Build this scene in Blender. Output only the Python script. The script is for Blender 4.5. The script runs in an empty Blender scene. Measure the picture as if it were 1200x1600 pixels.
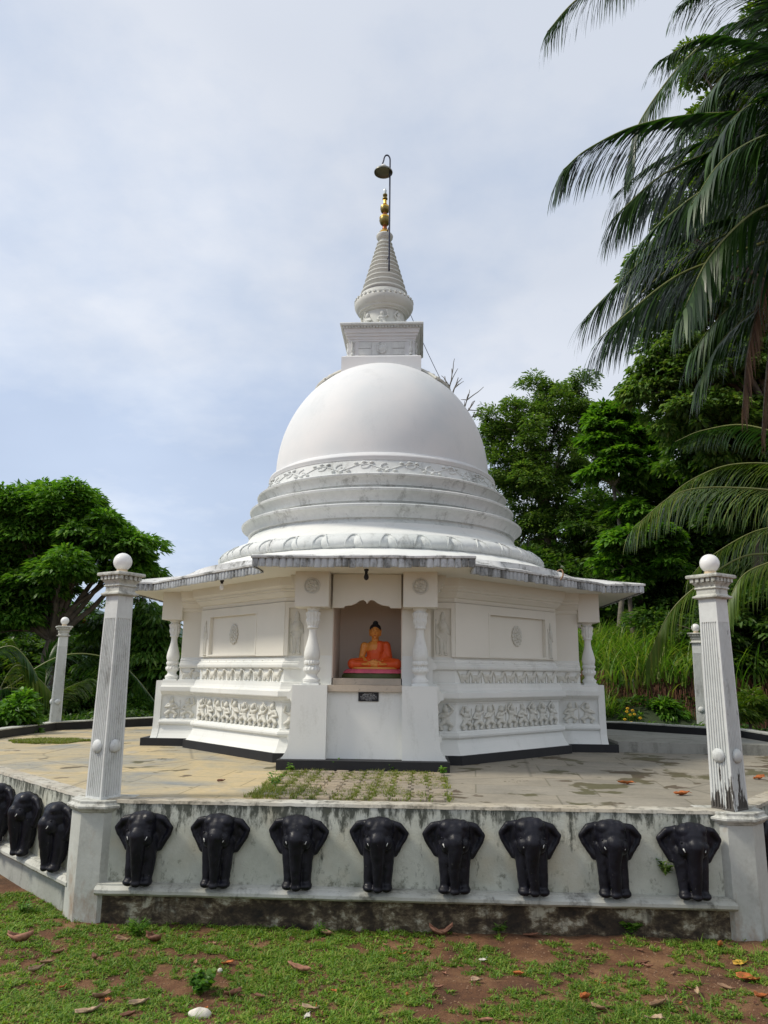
import bpy, bmesh, math, random
import numpy as np
from mathutils import Matrix, Vector, noise as mnoise
rad = math.radians
random.seed(7); RNG = np.random.default_rng(11)
S = bpy.context.scene; COL = S.collection
# ------------------------------------------------------------------ camera
FPX = 1160.0; PITCH = math.atan(250/1160.0); ROLL = 0.010
cam = bpy.data.cameras.new('camera'); camo = bpy.data.objects.new('camera', cam); COL.objects.link(camo)
cam.sensor_fit = 'VERTICAL'; cam.sensor_height = 24.0; cam.sensor_width = 18.0
cam.lens = FPX/1600*24.0; cam.clip_end = 3000; cam.clip_start = 0.05
camo.matrix_world = Matrix.Rotation(rad(90)+PITCH, 4, 'X') @ Matrix.Rotation(ROLL, 4, 'Z')
S.camera = camo
# ------------------------------------------------------------------ world
SUN = Vector((-0.84, -0.13, 0.95)).normalized()
el = math.asin(SUN.z); rot = math.atan2(SUN.x, SUN.y)
W = bpy.data.worlds.new("World"); S.world = W; W.use_nodes = True
nt = W.node_tree; nt.nodes.clear(); N = nt.nodes.new; L = nt.links.new
def wmath(op, a=None, b=None):
    n = N('ShaderNodeMath'); n.operation = op
    for i, v in enumerate((a, b)):
        if v is None: continue
        if isinstance(v, (int, float)): n.inputs[i].default_value = v
        else: L(v, n.inputs[i])
    return n.outputs[0]
out = N('ShaderNodeOutputWorld'); tc = N('ShaderNodeTexCoord')
sky = N('ShaderNodeTexSky'); sky.sky_type = 'NISHITA'; sky.sun_disc = False; sky.sun_elevation = el; sky.sun_rotation = rot
bgs = N('ShaderNodeBackground'); bgs.inputs[1].default_value = 0.10; L(sky.outputs[0], bgs.inputs[0])
sep = N('ShaderNodeSeparateXYZ'); L(tc.outputs['Generated'], sep.inputs[0])
den = wmath('ADD', wmath('MAXIMUM', sep.outputs[2], 0.0), 0.22)
cx = wmath('DIVIDE', sep.outputs[0], den); cy = wmath('DIVIDE', sep.outputs[1], den)
cmb = N('ShaderNodeCombineXYZ'); L(cx, cmb.inputs[0]); L(cy, cmb.inputs[1]); cmb.inputs[2].default_value = 3.3
n1 = N('ShaderNodeTexNoise'); n1.inputs['Scale'].default_value = 1.15; n1.inputs['Detail'].default_value = 6; n1.inputs['Roughness'].default_value = 0.52; n1.inputs['Distortion'].default_value = 0.35
L(cmb.outputs[0], n1.inputs['Vector'])
n2 = N('ShaderNodeTexNoise'); n2.inputs['Scale'].default_value = 0.55; n2.inputs['Detail'].default_value = 4
L(cmb.outputs[0], n2.inputs['Vector'])
# the cloud sheet: bluish thin places -> bright white places
low = wmath('MULTIPLY', wmath('SUBTRACT', 0.55, sep.outputs[2]), 0.30)      # clearer air low down
left = wmath('MULTIPLY', sep.outputs[0], 0.22)
n3 = N('ShaderNodeTexNoise'); n3.inputs['Scale'].default_value = 3.4; n3.inputs['Detail'].default_value = 8; n3.inputs['Roughness'].default_value = 0.6
L(cmb.outputs[0], n3.inputs['Vector'])
fac = wmath('ADD', wmath('SUBTRACT', wmath('ADD', wmath('MULTIPLY', n1.outputs[0], 0.66), wmath('MULTIPLY', n3.outputs[0], 0.38)), low), left)
rp = N('ShaderNodeValToRGB'); L(fac, rp.inputs[0])
e = rp.color_ramp.elements; e[0].position = 0.30; e[0].color = (0.50, 0.585, 0.745, 1); e[1].position = 0.57; e[1].color = (0.80, 0.82, 0.87, 1)
m_ = e.new(0.44); m_.color = (0.64, 0.70, 0.81, 1)
rp2 = N('ShaderNodeValToRGB'); L(n2.outputs[0], rp2.inputs[0])
e = rp2.color_ramp.elements; e[0].position = 0.38; e[0].color = (0.76, 0.79, 0.83, 1); e[1].position = 0.62; e[1].color = (1.08, 1.07, 1.05, 1)
mul = N('ShaderNodeMix'); mul.data_type = 'RGBA'; mul.blend_type = 'MULTIPLY'; mul.inputs[0].default_value = 1
L(rp.outputs[0], mul.inputs[6]); L(rp2.outputs[0], mul.inputs[7])
bgc = N('ShaderNodeBackground'); bgc.inputs[1].default_value = 1.0; L(mul.outputs[2], bgc.inputs[0])
mx = N('ShaderNodeMixShader'); mx.inputs[0].default_value = 0.86; L(bgs.outputs[0], mx.inputs[1]); L(bgc.outputs[0], mx.inputs[2]); L(mx.outputs[0], out.inputs[0])
# ------------------------------------------------------------------ sun, exposure
sl = bpy.data.lights.new('sun', 'SUN'); sl.energy = 2.5; sl.angle = rad(10); sl.color = (1.0, 0.93, 0.80)
so = bpy.data.objects.new('sun', sl); COL.objects.link(so); so.rotation_euler = SUN.to_track_quat('Z', 'Y').to_euler()
S.view_settings.view_transform = 'Standard'; S.view_settings.look = 'None'; S.view_settings.gamma = 1.0; S.view_settings.exposure = 0.30
S.view_settings.use_curve_mapping = False

# ------------------------------------------------------------------ helpers
def ray(px, py):
    u = px-600.; v = 800.-py; c, s = math.cos(ROLL), math.sin(ROLL)
    x = u*c-v*s; y = u*s+v*c
    return np.array([x, FPX*math.cos(PITCH)-y*math.sin(PITCH), FPX*math.sin(PITCH)+y*math.cos(PITCH)])
def at(px, py, Y):                      # a point seen at (px,py) that stands Y metres in front
    d = ray(px, py); return d*(Y/d[1])
class MB:
    def __init__(s): s.v = []; s.f = []; s.n = 0
    def add(s, v, f, M=None):
        v = np.asarray(v, float).reshape(-1, 3)
        if M is not None:
            A = np.array(M); v = v @ A[:3, :3].T + A[:3, 3]
        o = s.n; s.v.append(v); s.n += len(v)
        s.f.extend([tuple(i+o for i in q) for q in f]); return s
    def box(s, x0, x1, y0, y1, z0, z1, M=None):
        v = [(x, y, z) for z in (z0, z1) for x, y in ((x0, y0), (x1, y0), (x1, y1), (x0, y1))]
        return s.add(v, [(3, 2, 1, 0), (4, 5, 6, 7), (0, 1, 5, 4), (1, 2, 6, 5), (2, 3, 7, 6), (3, 0, 4, 7)], M)
    def lathe(s, prof, n=48, M=None, capb=True, capt=True, mod=None):
        v = []; f = []
        for i, (r, z) in enumerate(prof):
            for k in range(n):
                a = 2*math.pi*k/n; rr = r if mod is None else r+mod(a, i)
                v.append((rr*math.cos(a), rr*math.sin(a), z))
        for i in range(len(prof)-1):
            for k in range(n):
                k2 = (k+1) % n; f.append((i*n+k, i*n+k2, (i+1)*n+k2, (i+1)*n+k))
        if capb: f.append(tuple(range(n-1, -1, -1)))
        if capt: f.append(tuple(range((len(prof)-1)*n, len(prof)*n)))
        return s.add(v, f, M)
    def tube(s, pts, radii, n=8, M=None, cap=True):
        pts = [np.asarray(p, float) for p in pts]; v = []; f = []
        if not hasattr(radii, '__len__'): radii = [radii]*len(pts)
        ref = None
        for i, p in enumerate(pts):
            t = pts[min(i+1, len(pts)-1)]-pts[max(i-1, 0)]; t = t/(np.linalg.norm(t)+1e-9)
            if ref is None:
                ref = np.cross(t, [0, 0, 1.0]) if abs(t[2]) < 0.9 else np.cross(t, [1.0, 0, 0])
            a = ref-t*(ref@t); a /= np.linalg.norm(a)+1e-9; b = np.cross(t, a); ref = a
            for k in range(n):
                q = 2*math.pi*k/n; v.append(p+radii[i]*(a*math.cos(q)+b*math.sin(q)))
        for i in range(len(pts)-1):
            for k in range(n):
                k2 = (k+1) % n; f.append((i*n+k, i*n+k2, (i+1)*n+k2, (i+1)*n+k))
        if cap: f.append(tuple(range(n-1, -1, -1))); f.append(tuple(range((len(pts)-1)*n, len(pts)*n)))
        return s.add(v, f, M)
    def prism(s, poly, z0, z1, M=None):
        n = len(poly); v = [(x, y, z0) for x, y in poly]+[(x, y, z1) for x, y in poly]
        f = [tuple(range(n-1, -1, -1)), tuple(range(n, 2*n))]+[(i, (i+1) % n, n+(i+1) % n, n+i) for i in range(n)]
        return s.add(v, f, M)
    def rings(s, polys, capb=True, capt=True, M=None):   # polys: list of (list of xy, z) all the same count
        n = len(polys[0][0]); v = []; f = []
        for p, z in polys: v += [(x, y, z) for x, y in p]
        for i in range(len(polys)-1):
            for k in range(n):
                k2 = (k+1) % n; f.append((i*n+k, i*n+k2, (i+1)*n+k2, (i+1)*n+k))
        if capb: f.append(tuple(range(n-1, -1, -1)))
        if capt: f.append(tuple(range((len(polys)-1)*n, len(polys)*n)))
        return s.add(v, f, M)
    def ball(s, c, r, n=16, m=10, R=None):
        if not hasattr(r, '__len__'): r = (r, r, r)
        v = [(0, 0, -1)]; f = []
        for i in range(1, m):
            t = -math.pi/2+math.pi*i/m
            for k in range(n):
                a = 2*math.pi*k/n; v.append((math.cos(t)*math.cos(a), math.cos(t)*math.sin(a), math.sin(t)))
        v.append((0, 0, 1)); last = len(v)-1
        for k in range(n): f.append((0, 1+(k+1) % n, 1+k)); f.append((last, last-n+k, last-n+(k+1) % n))
        for i in range(m-2):
            for k in range(n):
                a = 1+i*n; f.append((a+k, a+(k+1) % n, a+n+(k+1) % n, a+n+k))
        v = np.array(v)*np.array(r)
        if R is not None: v = v @ np.array(R.to_3x3()).T
        return s.add(v+np.array(c), f)
    def cap(s, a, b, ra, rb, n=14):     # tapered capsule
        a = np.array(a, float); b = np.array(b, float)
        s.ball(a, ra, n, 8); s.ball(b, rb, n, 8); return s.tube([a, b], [ra, rb], n)
    def arrays(s): return (np.concatenate(s.v) if s.v else np.zeros((0, 3))), s.f
    def build(s, name, m, parent=None, smooth=None, shift=None):
        V, F = s.arrays()
        if shift is not None: V = V+np.array(shift)
        return mkobj(name, V, F, m, parent, smooth)
def mkobj(name, V, F, m, parent=None, smooth=None):
    me = bpy.data.meshes.new(name); V = np.ascontiguousarray(V, dtype=np.float32)
    if isinstance(F, np.ndarray):
        nf, k = F.shape; me.vertices.add(len(V)); me.vertices.foreach_set('co', V.ravel())
        me.loops.add(nf*k); me.loops.foreach_set('vertex_index', F.astype(np.int32).ravel())
        me.polygons.add(nf); me.polygons.foreach_set('loop_start', np.arange(0, nf*k, k, dtype=np.int32)); me.polygons.foreach_set('loop_total', np.full(nf, k, dtype=np.int32))
        me.update(calc_edges=True)
    else: me.from_pydata([tuple(v) for v in V.tolist()], [], F); me.update()
    if m is not None: me.materials.append(m)
    if smooth is not None:
        me.polygons.foreach_set('use_smooth', [True]*len(me.polygons))
        if smooth < 179: me.set_sharp_from_angle(angle=rad(smooth))
    o = bpy.data.objects.new(name, me); COL.objects.link(o)
    if parent is not None: o.parent = parent
    return o
def mkmesh(name, V, F, m):
    o = mkobj(name, V, F, m, None, 180); me = o.data; bpy.data.objects.remove(o); return me
def tag(o, label=None, cat=None, group=None, kind=None):
    if label: o['label'] = label
    if cat: o['category'] = cat
    if group: o['group'] = group
    if kind: o['kind'] = kind
    return o
def thing(name, label, cat, loc=(0, 0, 0), rz=0, group=None):
    o = bpy.data.objects.new(name, None); COL.objects.link(o); o.location = loc; o.rotation_euler = (0, 0, rz); o.empty_display_size = 0.2
    return tag(o, label, cat, group)
def dup(o, parent=None, loc=None, rz=None, label=None):
    kids = [c for c in bpy.data.objects if c.parent == o]
    c = o.copy(); COL.objects.link(c); c.parent = parent
    if loc is not None: c.location = loc
    if rz is not None: c.rotation_euler = (0, 0, rz)
    if label: c['label'] = label
    for k in kids: dup(k, c)
    return c
def blob(mb, voxel, it=3, fac=0.6):     # many overlapping closed shapes -> one continuous skin
    V, F = mb.arrays(); o = mkobj('tmp', V, F, None)
    r = o.modifiers.new('r', 'REMESH'); r.mode = 'VOXEL'; r.voxel_size = voxel; r.use_smooth_shade = True
    sm = o.modifiers.new('s', 'SMOOTH'); sm.iterations = it; sm.factor = fac
    dg = bpy.context.evaluated_depsgraph_get(); ev = o.evaluated_get(dg); me = ev.to_mesh()
    n = len(me.vertices); co = np.empty(n*3, np.float32); me.vertices.foreach_get('co', co)
    F = [tuple(p.vertices) for p in me.polygons]; ev.to_mesh_clear()
    me0 = o.data; bpy.data.objects.remove(o); bpy.data.meshes.remove(me0)
    return co.reshape(-1, 3).copy(), F
def Mt(loc=(0, 0, 0), rz=0, sc=(1, 1, 1), rx=0, ry=0):
    return Matrix.Translation(loc) @ Matrix.Rotation(rz, 4, 'Z') @ Matrix.Rotation(ry, 4, 'Y') @ Matrix.Rotation(rx, 4, 'X') @ Matrix.Diagonal((*sc, 1))
def spline(P, n):
    P = [np.asarray(p, float) for p in P]; P = [2*P[0]-P[1]]+P+[2*P[-1]-P[-2]]; out = []
    segs = len(P)-3
    for i in range(n):
        t = i/(n-1)*segs; k = min(int(t), segs-1); t -= k; a, b, c, d = P[k:k+4]
        out.append(0.5*((2*b)+(-a+c)*t+(2*a-5*b+4*c-d)*t*t+(-a+3*b-3*c+d)*t**3))
    return out

# ------------------------------------------------------------------ materials
def newmat(name):
    m = bpy.data.materials.new(name); m.use_nodes = True; t = m.node_tree; b = t.nodes['Principled BSDF']; return m, t, b
def nnode(t, typ, **kw):
    n = t.nodes.new(typ)
    for k, v in kw.items():
        if k in n.inputs: n.inputs[k].default_value = v
        else: setattr(n, k, v)
    return n
def coords(t, scale=(1, 1, 1), src='Object'):
    tc = t.nodes.new('ShaderNodeTexCoord'); mp = t.nodes.new('ShaderNodeMapping'); mp.inputs['Scale'].default_value = scale
    t.links.new(tc.outputs[src], mp.inputs[0]); return mp.outputs[0]
def wcoords(t, scale=(1, 1, 1)):
    g = t.nodes.new('ShaderNodeNewGeometry'); mp = t.nodes.new('ShaderNodeMapping'); mp.inputs['Scale'].default_value = scale
    t.links.new(g.outputs['Position'], mp.inputs[0]); return mp.outputs[0]
def tnoise(t, vec, scale, detail=5, rough=0.55, dist=0.0):
    n = nnode(t, 'ShaderNodeTexNoise', Scale=scale, Detail=detail, Roughness=rough, Distortion=dist); t.links.new(vec, n.inputs['Vector']); return n.outputs[0]
def ramp(t, fac, stops):
    r = t.nodes.new('ShaderNodeValToRGB'); t.links.new(fac, r.inputs[0]); e = r.color_ramp.elements
    while len(e) < len(stops): e.new(0.5)
    for q, (p, c) in zip(e, stops):
        q.position = p; q.color = (*c, 1) if len(c) == 3 else c
    return r.outputs[0]
def g3(v): return (v, v, v)
def mix(t, fac, a, b, mode='MIX'):
    m = t.nodes.new('ShaderNodeMix'); m.data_type = 'RGBA'; m.blend_type = mode
    for i, v in ((0, fac), (6, a), (7, b)):
        if isinstance(v, (int, float)): m.inputs[i].default_value = v
        elif isinstance(v, tuple): m.inputs[i].default_value = (*v, 1)
        else: t.links.new(v, m.inputs[i])
    return m.outputs[2]
def math_(t, op, a, b=None, clamp=False):
    n = t.nodes.new('ShaderNodeMath'); n.operation = op; n.use_clamp = clamp
    for i, v in enumerate((a, b)):
        if v is None: continue
        if isinstance(v, (int, float)): n.inputs[i].default_value = v
        else: t.links.new(v, n.inputs[i])
    return n.outputs[0]
def bump(t, b, h, strength=0.3, dist=0.01):
    n = t.nodes.new('ShaderNodeBump'); n.inputs['Strength'].default_value = strength; n.inputs['Distance'].default_value = dist
    t.links.new(h, n.inputs['Height']); t.links.new(n.outputs[0], b.inputs['Normal'])
def plaster(name, col, col2, stain=(0.08, 0.08, 0.07), lo=0.62, hi=0.8, amount=0.6, streak=1.0, sscale=2.2, rough=0.75, bs=0.25, fine=True):
    m, t, b = newmat(name); v = wcoords(t)
    big = tnoise(t, v, 0.9, 4); base = mix(t, ramp(t, big, [(0.35, g3(0)), (0.68, g3(1))]), col, col2)
    sv = wcoords(t, (1, 1, 0.28)) if streak else v
    s = tnoise(t, sv, sscale*3, 8, 0.68, 0.3)
    g = tnoise(t, v, 38, 3, 0.6); s2 = math_(t, 'ADD', math_(t, 'MULTIPLY', s, 0.8), math_(t, 'MULTIPLY', g, 0.2))
    mask = ramp(t, s2, [(lo, g3(0)), (hi, g3(amount))])
    c = mix(t, mask, base, stain)
    if fine: c = mix(t, 0.35, c, ramp(t, tnoise(t, v, 14, 6, 0.7), [(0.3, g3(0.62)), (0.7, g3(1.0))]), 'MULTIPLY')
    t.links.new(c, b.inputs['Base Color']); b.inputs['Roughness'].default_value = rough
    bump(t, b, tnoise(t, v, 30, 6, 0.65), bs, 0.006); return m
M_white = plaster('white_paint', (0.76, 0.76, 0.72), (0.68, 0.695, 0.67), stain=(0.26, 0.25, 0.20), lo=0.54, hi=0.80, amount=0.42, sscale=1.6, bs=0.2, fine=False)
M_cream = plaster('cream_paint', (0.75, 0.72, 0.64), (0.69, 0.67, 0.59), stain=(0.45, 0.38, 0.28), lo=0.62, hi=0.85, amount=0.35, bs=0.12, fine=False)
M_dome = plaster('dome_paint', (0.74, 0.73, 0.72), (0.64, 0.665, 0.675), stain=(0.36, 0.37, 0.37), lo=0.54, hi=0.80, amount=0.36, sscale=0.7, bs=0.2, fine=False)
M_ring = plaster('ring_paint', (0.74, 0.75, 0.73), (0.60, 0.63, 0.61), stain=(0.11, 0.11, 0.09), lo=0.53, hi=0.68, amount=0.6, sscale=1.5, bs=0.25, fine=True)
M_relief = plaster('relief_paint', (0.68, 0.66, 0.58), (0.60, 0.60, 0.55), stain=(0.36, 0.31, 0.22), lo=0.5, hi=0.75, amount=0.5, streak=0, sscale=3, bs=0.3)
M_tile = plaster('weathered_roof', (0.70, 0.70, 0.69), (0.50, 0.51, 0.50), stain=(0.07, 0.07, 0.06), lo=0.50, hi=0.62, amount=0.85, streak=0, sscale=1.5, bs=0.4)
M_eave = plaster('eave_paint', (0.60, 0.63, 0.65), (0.45, 0.48, 0.50), stain=(0.07, 0.07, 0.06), lo=0.48, hi=0.60, amount=0.8, sscale=1.1, bs=0.4)
M_pillar = plaster('pillar_paint', (0.70, 0.71, 0.69), (0.58, 0.60, 0.58), stain=(0.14, 0.13, 0.10), lo=0.53, hi=0.70, amount=0.6, sscale=2.5, bs=0.3)
M_niche = plaster('niche_paint', (0.70, 0.60, 0.50), (0.62, 0.54, 0.45), stain=(0.16, 0.12, 0.09), lo=0.6, hi=0.9, amount=0.4, bs=0.1, fine=False)
M_sill = plaster('sill_stone', (0.55, 0.46, 0.36), (0.42, 0.36, 0.29), stain=(0.06, 0.05, 0.04), lo=0.60, hi=0.68, amount=0.8, streak=0, sscale=2, bs=0.3)

def wallmat():
    m, t, b = newmat('wall_plaster'); v = wcoords(t); vs = wcoords(t, (1, 1, 0.30))
    g = t.nodes.new('ShaderNodeNewGeometry'); sp = t.nodes.new('ShaderNodeSeparateXYZ'); t.links.new(g.outputs['Position'], sp.inputs[0]); z = sp.outputs[2]
    base = mix(t, ramp(t, tnoise(t, v, 2.2, 6, 0.65), [(0.3, g3(0)), (0.7, g3(1))]), (0.60, 0.61, 0.53), (0.40, 0.41, 0.34))
    base = mix(t, ramp(t, tnoise(t, v, 1.7, 3), [(0.55, g3(0)), (0.75, g3(0.6))]), base, (0.50, 0.42, 0.27))
    # algae hanging from the top edge, streaky
    top = math_(t, 'MULTIPLY', math_(t, 'ADD', z, 1.42), 3.6, True)
    st = math_(t, 'ADD', tnoise(t, vs, 13, 9, 0.74), math_(t, 'MULTIPLY', math_(t, 'MULTIPLY', top, tnoise(t, v, 2.6, 4, 0.6)), 0.37))
    base = mix(t, ramp(t, st, [(0.57, g3(0)), (0.69, g3(0.9))]), base, (0.035, 0.04, 0.028))
    bot = math_(t, 'MULTIPLY', math_(t, 'SUBTRACT', -1.62, z), 4.0, True)
    sb = math_(t, 'ADD', tnoise(t, v, 9, 8, 0.7), math_(t, 'MULTIPLY', bot, 0.12))
    base = mix(t, ramp(t, sb, [(0.60, g3(0)), (0.74, g3(0.75))]), base, (0.09, 0.095, 0.06))
    t.links.new(base, b.inputs['Base Color']); b.inputs['Roughness'].default_value = 0.85; bump(t, b, tnoise(t, v, 45, 6, 0.7), 0.5, 0.008); return m
M_wall = wallmat()
def basemat():
    m, t, b = newmat('mouldy_base'); v = wcoords(t)
    c = ramp(t, tnoise(t, wcoords(t, (1, 1, 1.6)), 4.2, 9, 0.72, 0.2), [(0.36, (0.012, 0.009, 0.006)), (0.47, (0.055, 0.038, 0.022)), (0.54, (0.16, 0.125, 0.075)), (0.61, (0.44, 0.41, 0.31))])
    c = mix(t, ramp(t, tnoise(t, wcoords(t, (1, 1, 0.3)), 16, 5), [(0.36, g3(0.75)), (0.52, g3(0.0))]), c, (0.030, 0.021, 0.013))
    t.links.new(c, b.inputs['Base Color']); b.inputs['Roughness'].default_value = 0.9; bump(t, b, tnoise(t, v, 40, 6, 0.7), 0.6, 0.01); return m
M_base = basemat()
M_sidebase = plaster('side_base', (0.46, 0.47, 0.43), (0.30, 0.31, 0.27), stain=(0.07, 0.065, 0.05), lo=0.52, hi=0.68, amount=0.7, sscale=1.2, bs=0.5)
M_ledge = plaster('ledge_paint', (0.58, 0.58, 0.53), (0.40, 0.40, 0.34), stain=(0.05, 0.045, 0.035), lo=0.51, hi=0.64, amount=0.7, streak=0, sscale=1.6, bs=0.4)
M_pier = None
M_pier_ = plaster('pier_paint', (0.56, 0.57, 0.53), (0.42, 0.43, 0.38), stain=(0.15, 0.12, 0.07), lo=0.52, hi=0.72, amount=0.5, sscale=1.2, bs=0.3)
def piermat():
    m = M_pier_; t = m.node_tree; b = t.nodes['Principled BSDF']; c = b.inputs['Base Color'].links[0].from_socket
    g = t.nodes.new('ShaderNodeNewGeometry'); sp = t.nodes.new('ShaderNodeSeparateXYZ'); t.links.new(g.outputs['Position'], sp.inputs[0])
    h = math_(t, 'MULTIPLY', math_(t, 'SUBTRACT', -1.72, sp.outputs[2]), 1.1, True); n_ = math_(t, 'ADD', tnoise(t, wcoords(t, (1, 1, 0.5)), 6, 7, 0.7), math_(t, 'MULTIPLY', h, 0.42))
    t.links.new(mix(t, ramp(t, n_, [(0.58, g3(0)), (0.85, g3(0.85))]), c, (0.24, 0.13, 0.06)), b.inputs['Base Color']); return m
M_pier = piermat()
M_top = plaster('wall_cap', (0.55, 0.54, 0.48), (0.42, 0.36, 0.26), stain=(0.05, 0.045, 0.03), lo=0.50, hi=0.64, amount=0.8, streak=0, sscale=2.5, bs=0.6)
def simple(name, col, rough=0.5, metal=0.0, var=0.15, scale=8, spec=0.5, bs=0.0):
    m, t, b = newmat(name); v = coords(t)
    c = mix(t, ramp(t, tnoise(t, v, scale, 5, 0.6), [(0.3, g3(0)), (0.7, g3(1))]), tuple(x*(1-var) for x in col), tuple(min(1, x*(1+var)) for x in col))
    t.links.new(c, b.inputs['Base Color']); b.inputs['Roughness'].default_value = rough; b.inputs['Metallic'].default_value = metal; b.inputs['Specular IOR Level'].default_value = spec
    if bs: bump(t, b, tnoise(t, v, scale*4, 5, 0.65), bs, 0.004)
    return m
M_black = simple('black_paint', (0.006, 0.006, 0.008), 0.6, var=0.4, bs=0.2)
def elemat():
    m, t, b = newmat('elephant_paint'); v = wcoords(t); g = t.nodes.new('ShaderNodeNewGeometry'); sp = t.nodes.new('ShaderNodeSeparateXYZ'); t.links.new(g.outputs['Normal'], sp.inputs[0])
    c = ramp(t, tnoise(t, v, 9, 6, 0.65), [(0.3, (0.004, 0.004, 0.007)), (0.7, (0.010, 0.010, 0.017))])
    d = math_(t, 'ADD', math_(t, 'MULTIPLY', sp.outputs[2], 0.10), tnoise(t, v, 26, 8, 0.75)); c = mix(t, ramp(t, d, [(0.64, g3(0)), (0.84, g3(0.4))]), c, (0.06, 0.055, 0.05))      # dust settles on the upward faces
    c = mix(t, ramp(t, tnoise(t, wcoords(t), 70, 3, 0.6), [(0.70, g3(0)), (0.73, g3(0.7))]), c, (0.22, 0.21, 0.19))
    t.links.new(c, b.inputs['Base Color']); t.links.new(ramp(t, tnoise(t, v, 14, 6, 0.7), [(0.35, g3(0.30)), (0.65, g3(0.56))]), b.inputs['Roughness']); b.inputs['Specular IOR Level'].default_value = 0.28
    bump(t, b, tnoise(t, v, 42, 7, 0.7), 0.45, 0.006); return m
M_eleph = elemat()
M_chip = simple('bare_plaster_chip', (0.55, 0.55, 0.52), 0.7)
M_gold = simple('gold_paint', (0.75, 0.47, 0.08), 0.3, 0.85, scale=10)
M_copper = simple('copper_paint', (0.28, 0.09, 0.035), 0.4, 0.6)
M_darkgold = simple('tarnished_gold', (0.22, 0.17, 0.05), 0.4, 0.7)
M_glass = simple('crystal', (0.75, 0.85, 0.92), 0.1)
M_pole = simple('blue_black_metal', (0.018, 0.022, 0.05), 0.45, 0.3)
M_shade = simple('lamp_shade_inside', (0.16, 0.16, 0.13), 0.4, 0.4)
M_globe = simple('globe_glass', (0.80, 0.79, 0.76), 0.25, var=0.03)
M_collar = simple('globe_collar', (0.60, 0.47, 0.31), 0.6)
M_skin = simple('statue_skin', (0.66, 0.25, 0.045), 0.45, var=0.05)
M_robe = simple('statue_robe', (0.66, 0.085, 0.010), 0.5, var=0.08)
M_hair = simple('statue_hair', (0.008, 0.008, 0.010), 0.5, bs=0.4, scale=40)
M_lip = simple('statue_lip', (0.45, 0.06, 0.03), 0.5)
M_white2 = simple('letter_white', (0.7, 0.7, 0.7), 0.6, var=0.02)
M_pink = simple('lotus_pink', (0.60, 0.10, 0.16), 0.5)
M_green = simple('lotus_green', (0.06, 0.075, 0.018), 0.6)
M_yellowc = simple('cushion_yellow', (0.62, 0.30, 0.06), 0.5)
M_bark = simple('bark', (0.10, 0.08, 0.06), 0.9, var=0.5, scale=5, bs=0.6)
M_barkpale = simple('pale_bark', (0.17, 0.15, 0.12), 0.9, var=0.4, scale=5, bs=0.6)
M_palmbark = simple('palm_bark', (0.17, 0.15, 0.125), 0.9, var=0.3, scale=4, bs=0.6)
def leafmat(name, cols, trans=0.35, rough=0.45):
    m, t, b = newmat(name); g = t.nodes.new('ShaderNodeNewGeometry')
    c = ramp(t, g.outputs['Random Per Island'], [(i/(len(cols)-1), q) for i, q in enumerate(cols)])
    big = tnoise(t, wcoords(t), 0.8, 3); c = mix(t, 1.0, c, ramp(t, big, [(0.3, (0.72, 0.75, 0.7)), (0.7, (1.25, 1.2, 1.1))]), 'MULTIPLY')
    t.links.new(c, b.inputs['Base Color']); b.inputs['Roughness'].default_value = rough
    tr = t.nodes.new('ShaderNodeBsdfTranslucent'); t.links.new(mix(t, 1.0, c, (1.5, 1.7, 0.6), 'MULTIPLY'), tr.inputs[0])
    ms = t.nodes.new('ShaderNodeMixShader'); ms.inputs[0].default_value = trans; o = t.nodes['Material Output']
    t.links.new(b.outputs[0], ms.inputs[1]); t.links.new(tr.outputs[0], ms.inputs[2]); t.links.new(ms.outputs[0], o.inputs[0]); return m
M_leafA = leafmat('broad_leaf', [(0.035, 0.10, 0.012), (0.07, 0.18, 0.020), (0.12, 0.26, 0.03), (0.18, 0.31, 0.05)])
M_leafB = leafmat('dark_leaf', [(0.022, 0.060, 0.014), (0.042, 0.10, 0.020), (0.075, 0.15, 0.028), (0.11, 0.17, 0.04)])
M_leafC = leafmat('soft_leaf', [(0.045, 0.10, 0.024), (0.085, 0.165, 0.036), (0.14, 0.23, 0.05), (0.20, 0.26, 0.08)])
M_leafY = leafmat('yellowish_leaf', [(0.045, 0.10, 0.012), (0.085, 0.155, 0.018), (0.15, 0.20, 0.024)])
M_leafM = leafmat('mango_leaf', [(0.04, 0.115, 0.016), (0.075, 0.17, 0.024), (0.13, 0.22, 0.03)])
M_red = leafmat('young_red_leaf', [(0.45, 0.14, 0.04), (0.5, 0.22, 0.05)])
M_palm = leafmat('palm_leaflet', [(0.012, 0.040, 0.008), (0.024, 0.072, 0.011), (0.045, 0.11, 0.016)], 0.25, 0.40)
M_palmY = leafmat('pale_palm_leaflet', [(0.07, 0.135, 0.022), (0.115, 0.19, 0.03), (0.19, 0.21, 0.05)], 0.35)
M_palmD = leafmat('dry_palm_leaflet', [(0.07, 0.04, 0.028), (0.12, 0.075, 0.05), (0.17, 0.11, 0.075)], 0.15, 0.8)
M_rachis = simple('palm_rachis', (0.16, 0.18, 0.05), 0.5, var=0.2)
M_grass = leafmat('grass_blade', [(0.06, 0.13, 0.012), (0.11, 0.23, 0.018), (0.19, 0.32, 0.028), (0.27, 0.27, 0.06)], 0.3, 0.6)
M_lime = leafmat('tall_grass_blade', [(0.04, 0.10, 0.014), (0.09, 0.20, 0.025), (0.17, 0.28, 0.04), (0.24, 0.24, 0.08)], 0.4, 0.5)
M_weed = leafmat('weed_leaf', [(0.10, 0.16, 0.02), (0.17, 0.21, 0.03), (0.24, 0.21, 0.06)], 0.3, 0.6)
M_yellow = simple('yellow_petal', (0.75, 0.45, 0.02), 0.6)
M_dryleaf = {}
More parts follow.
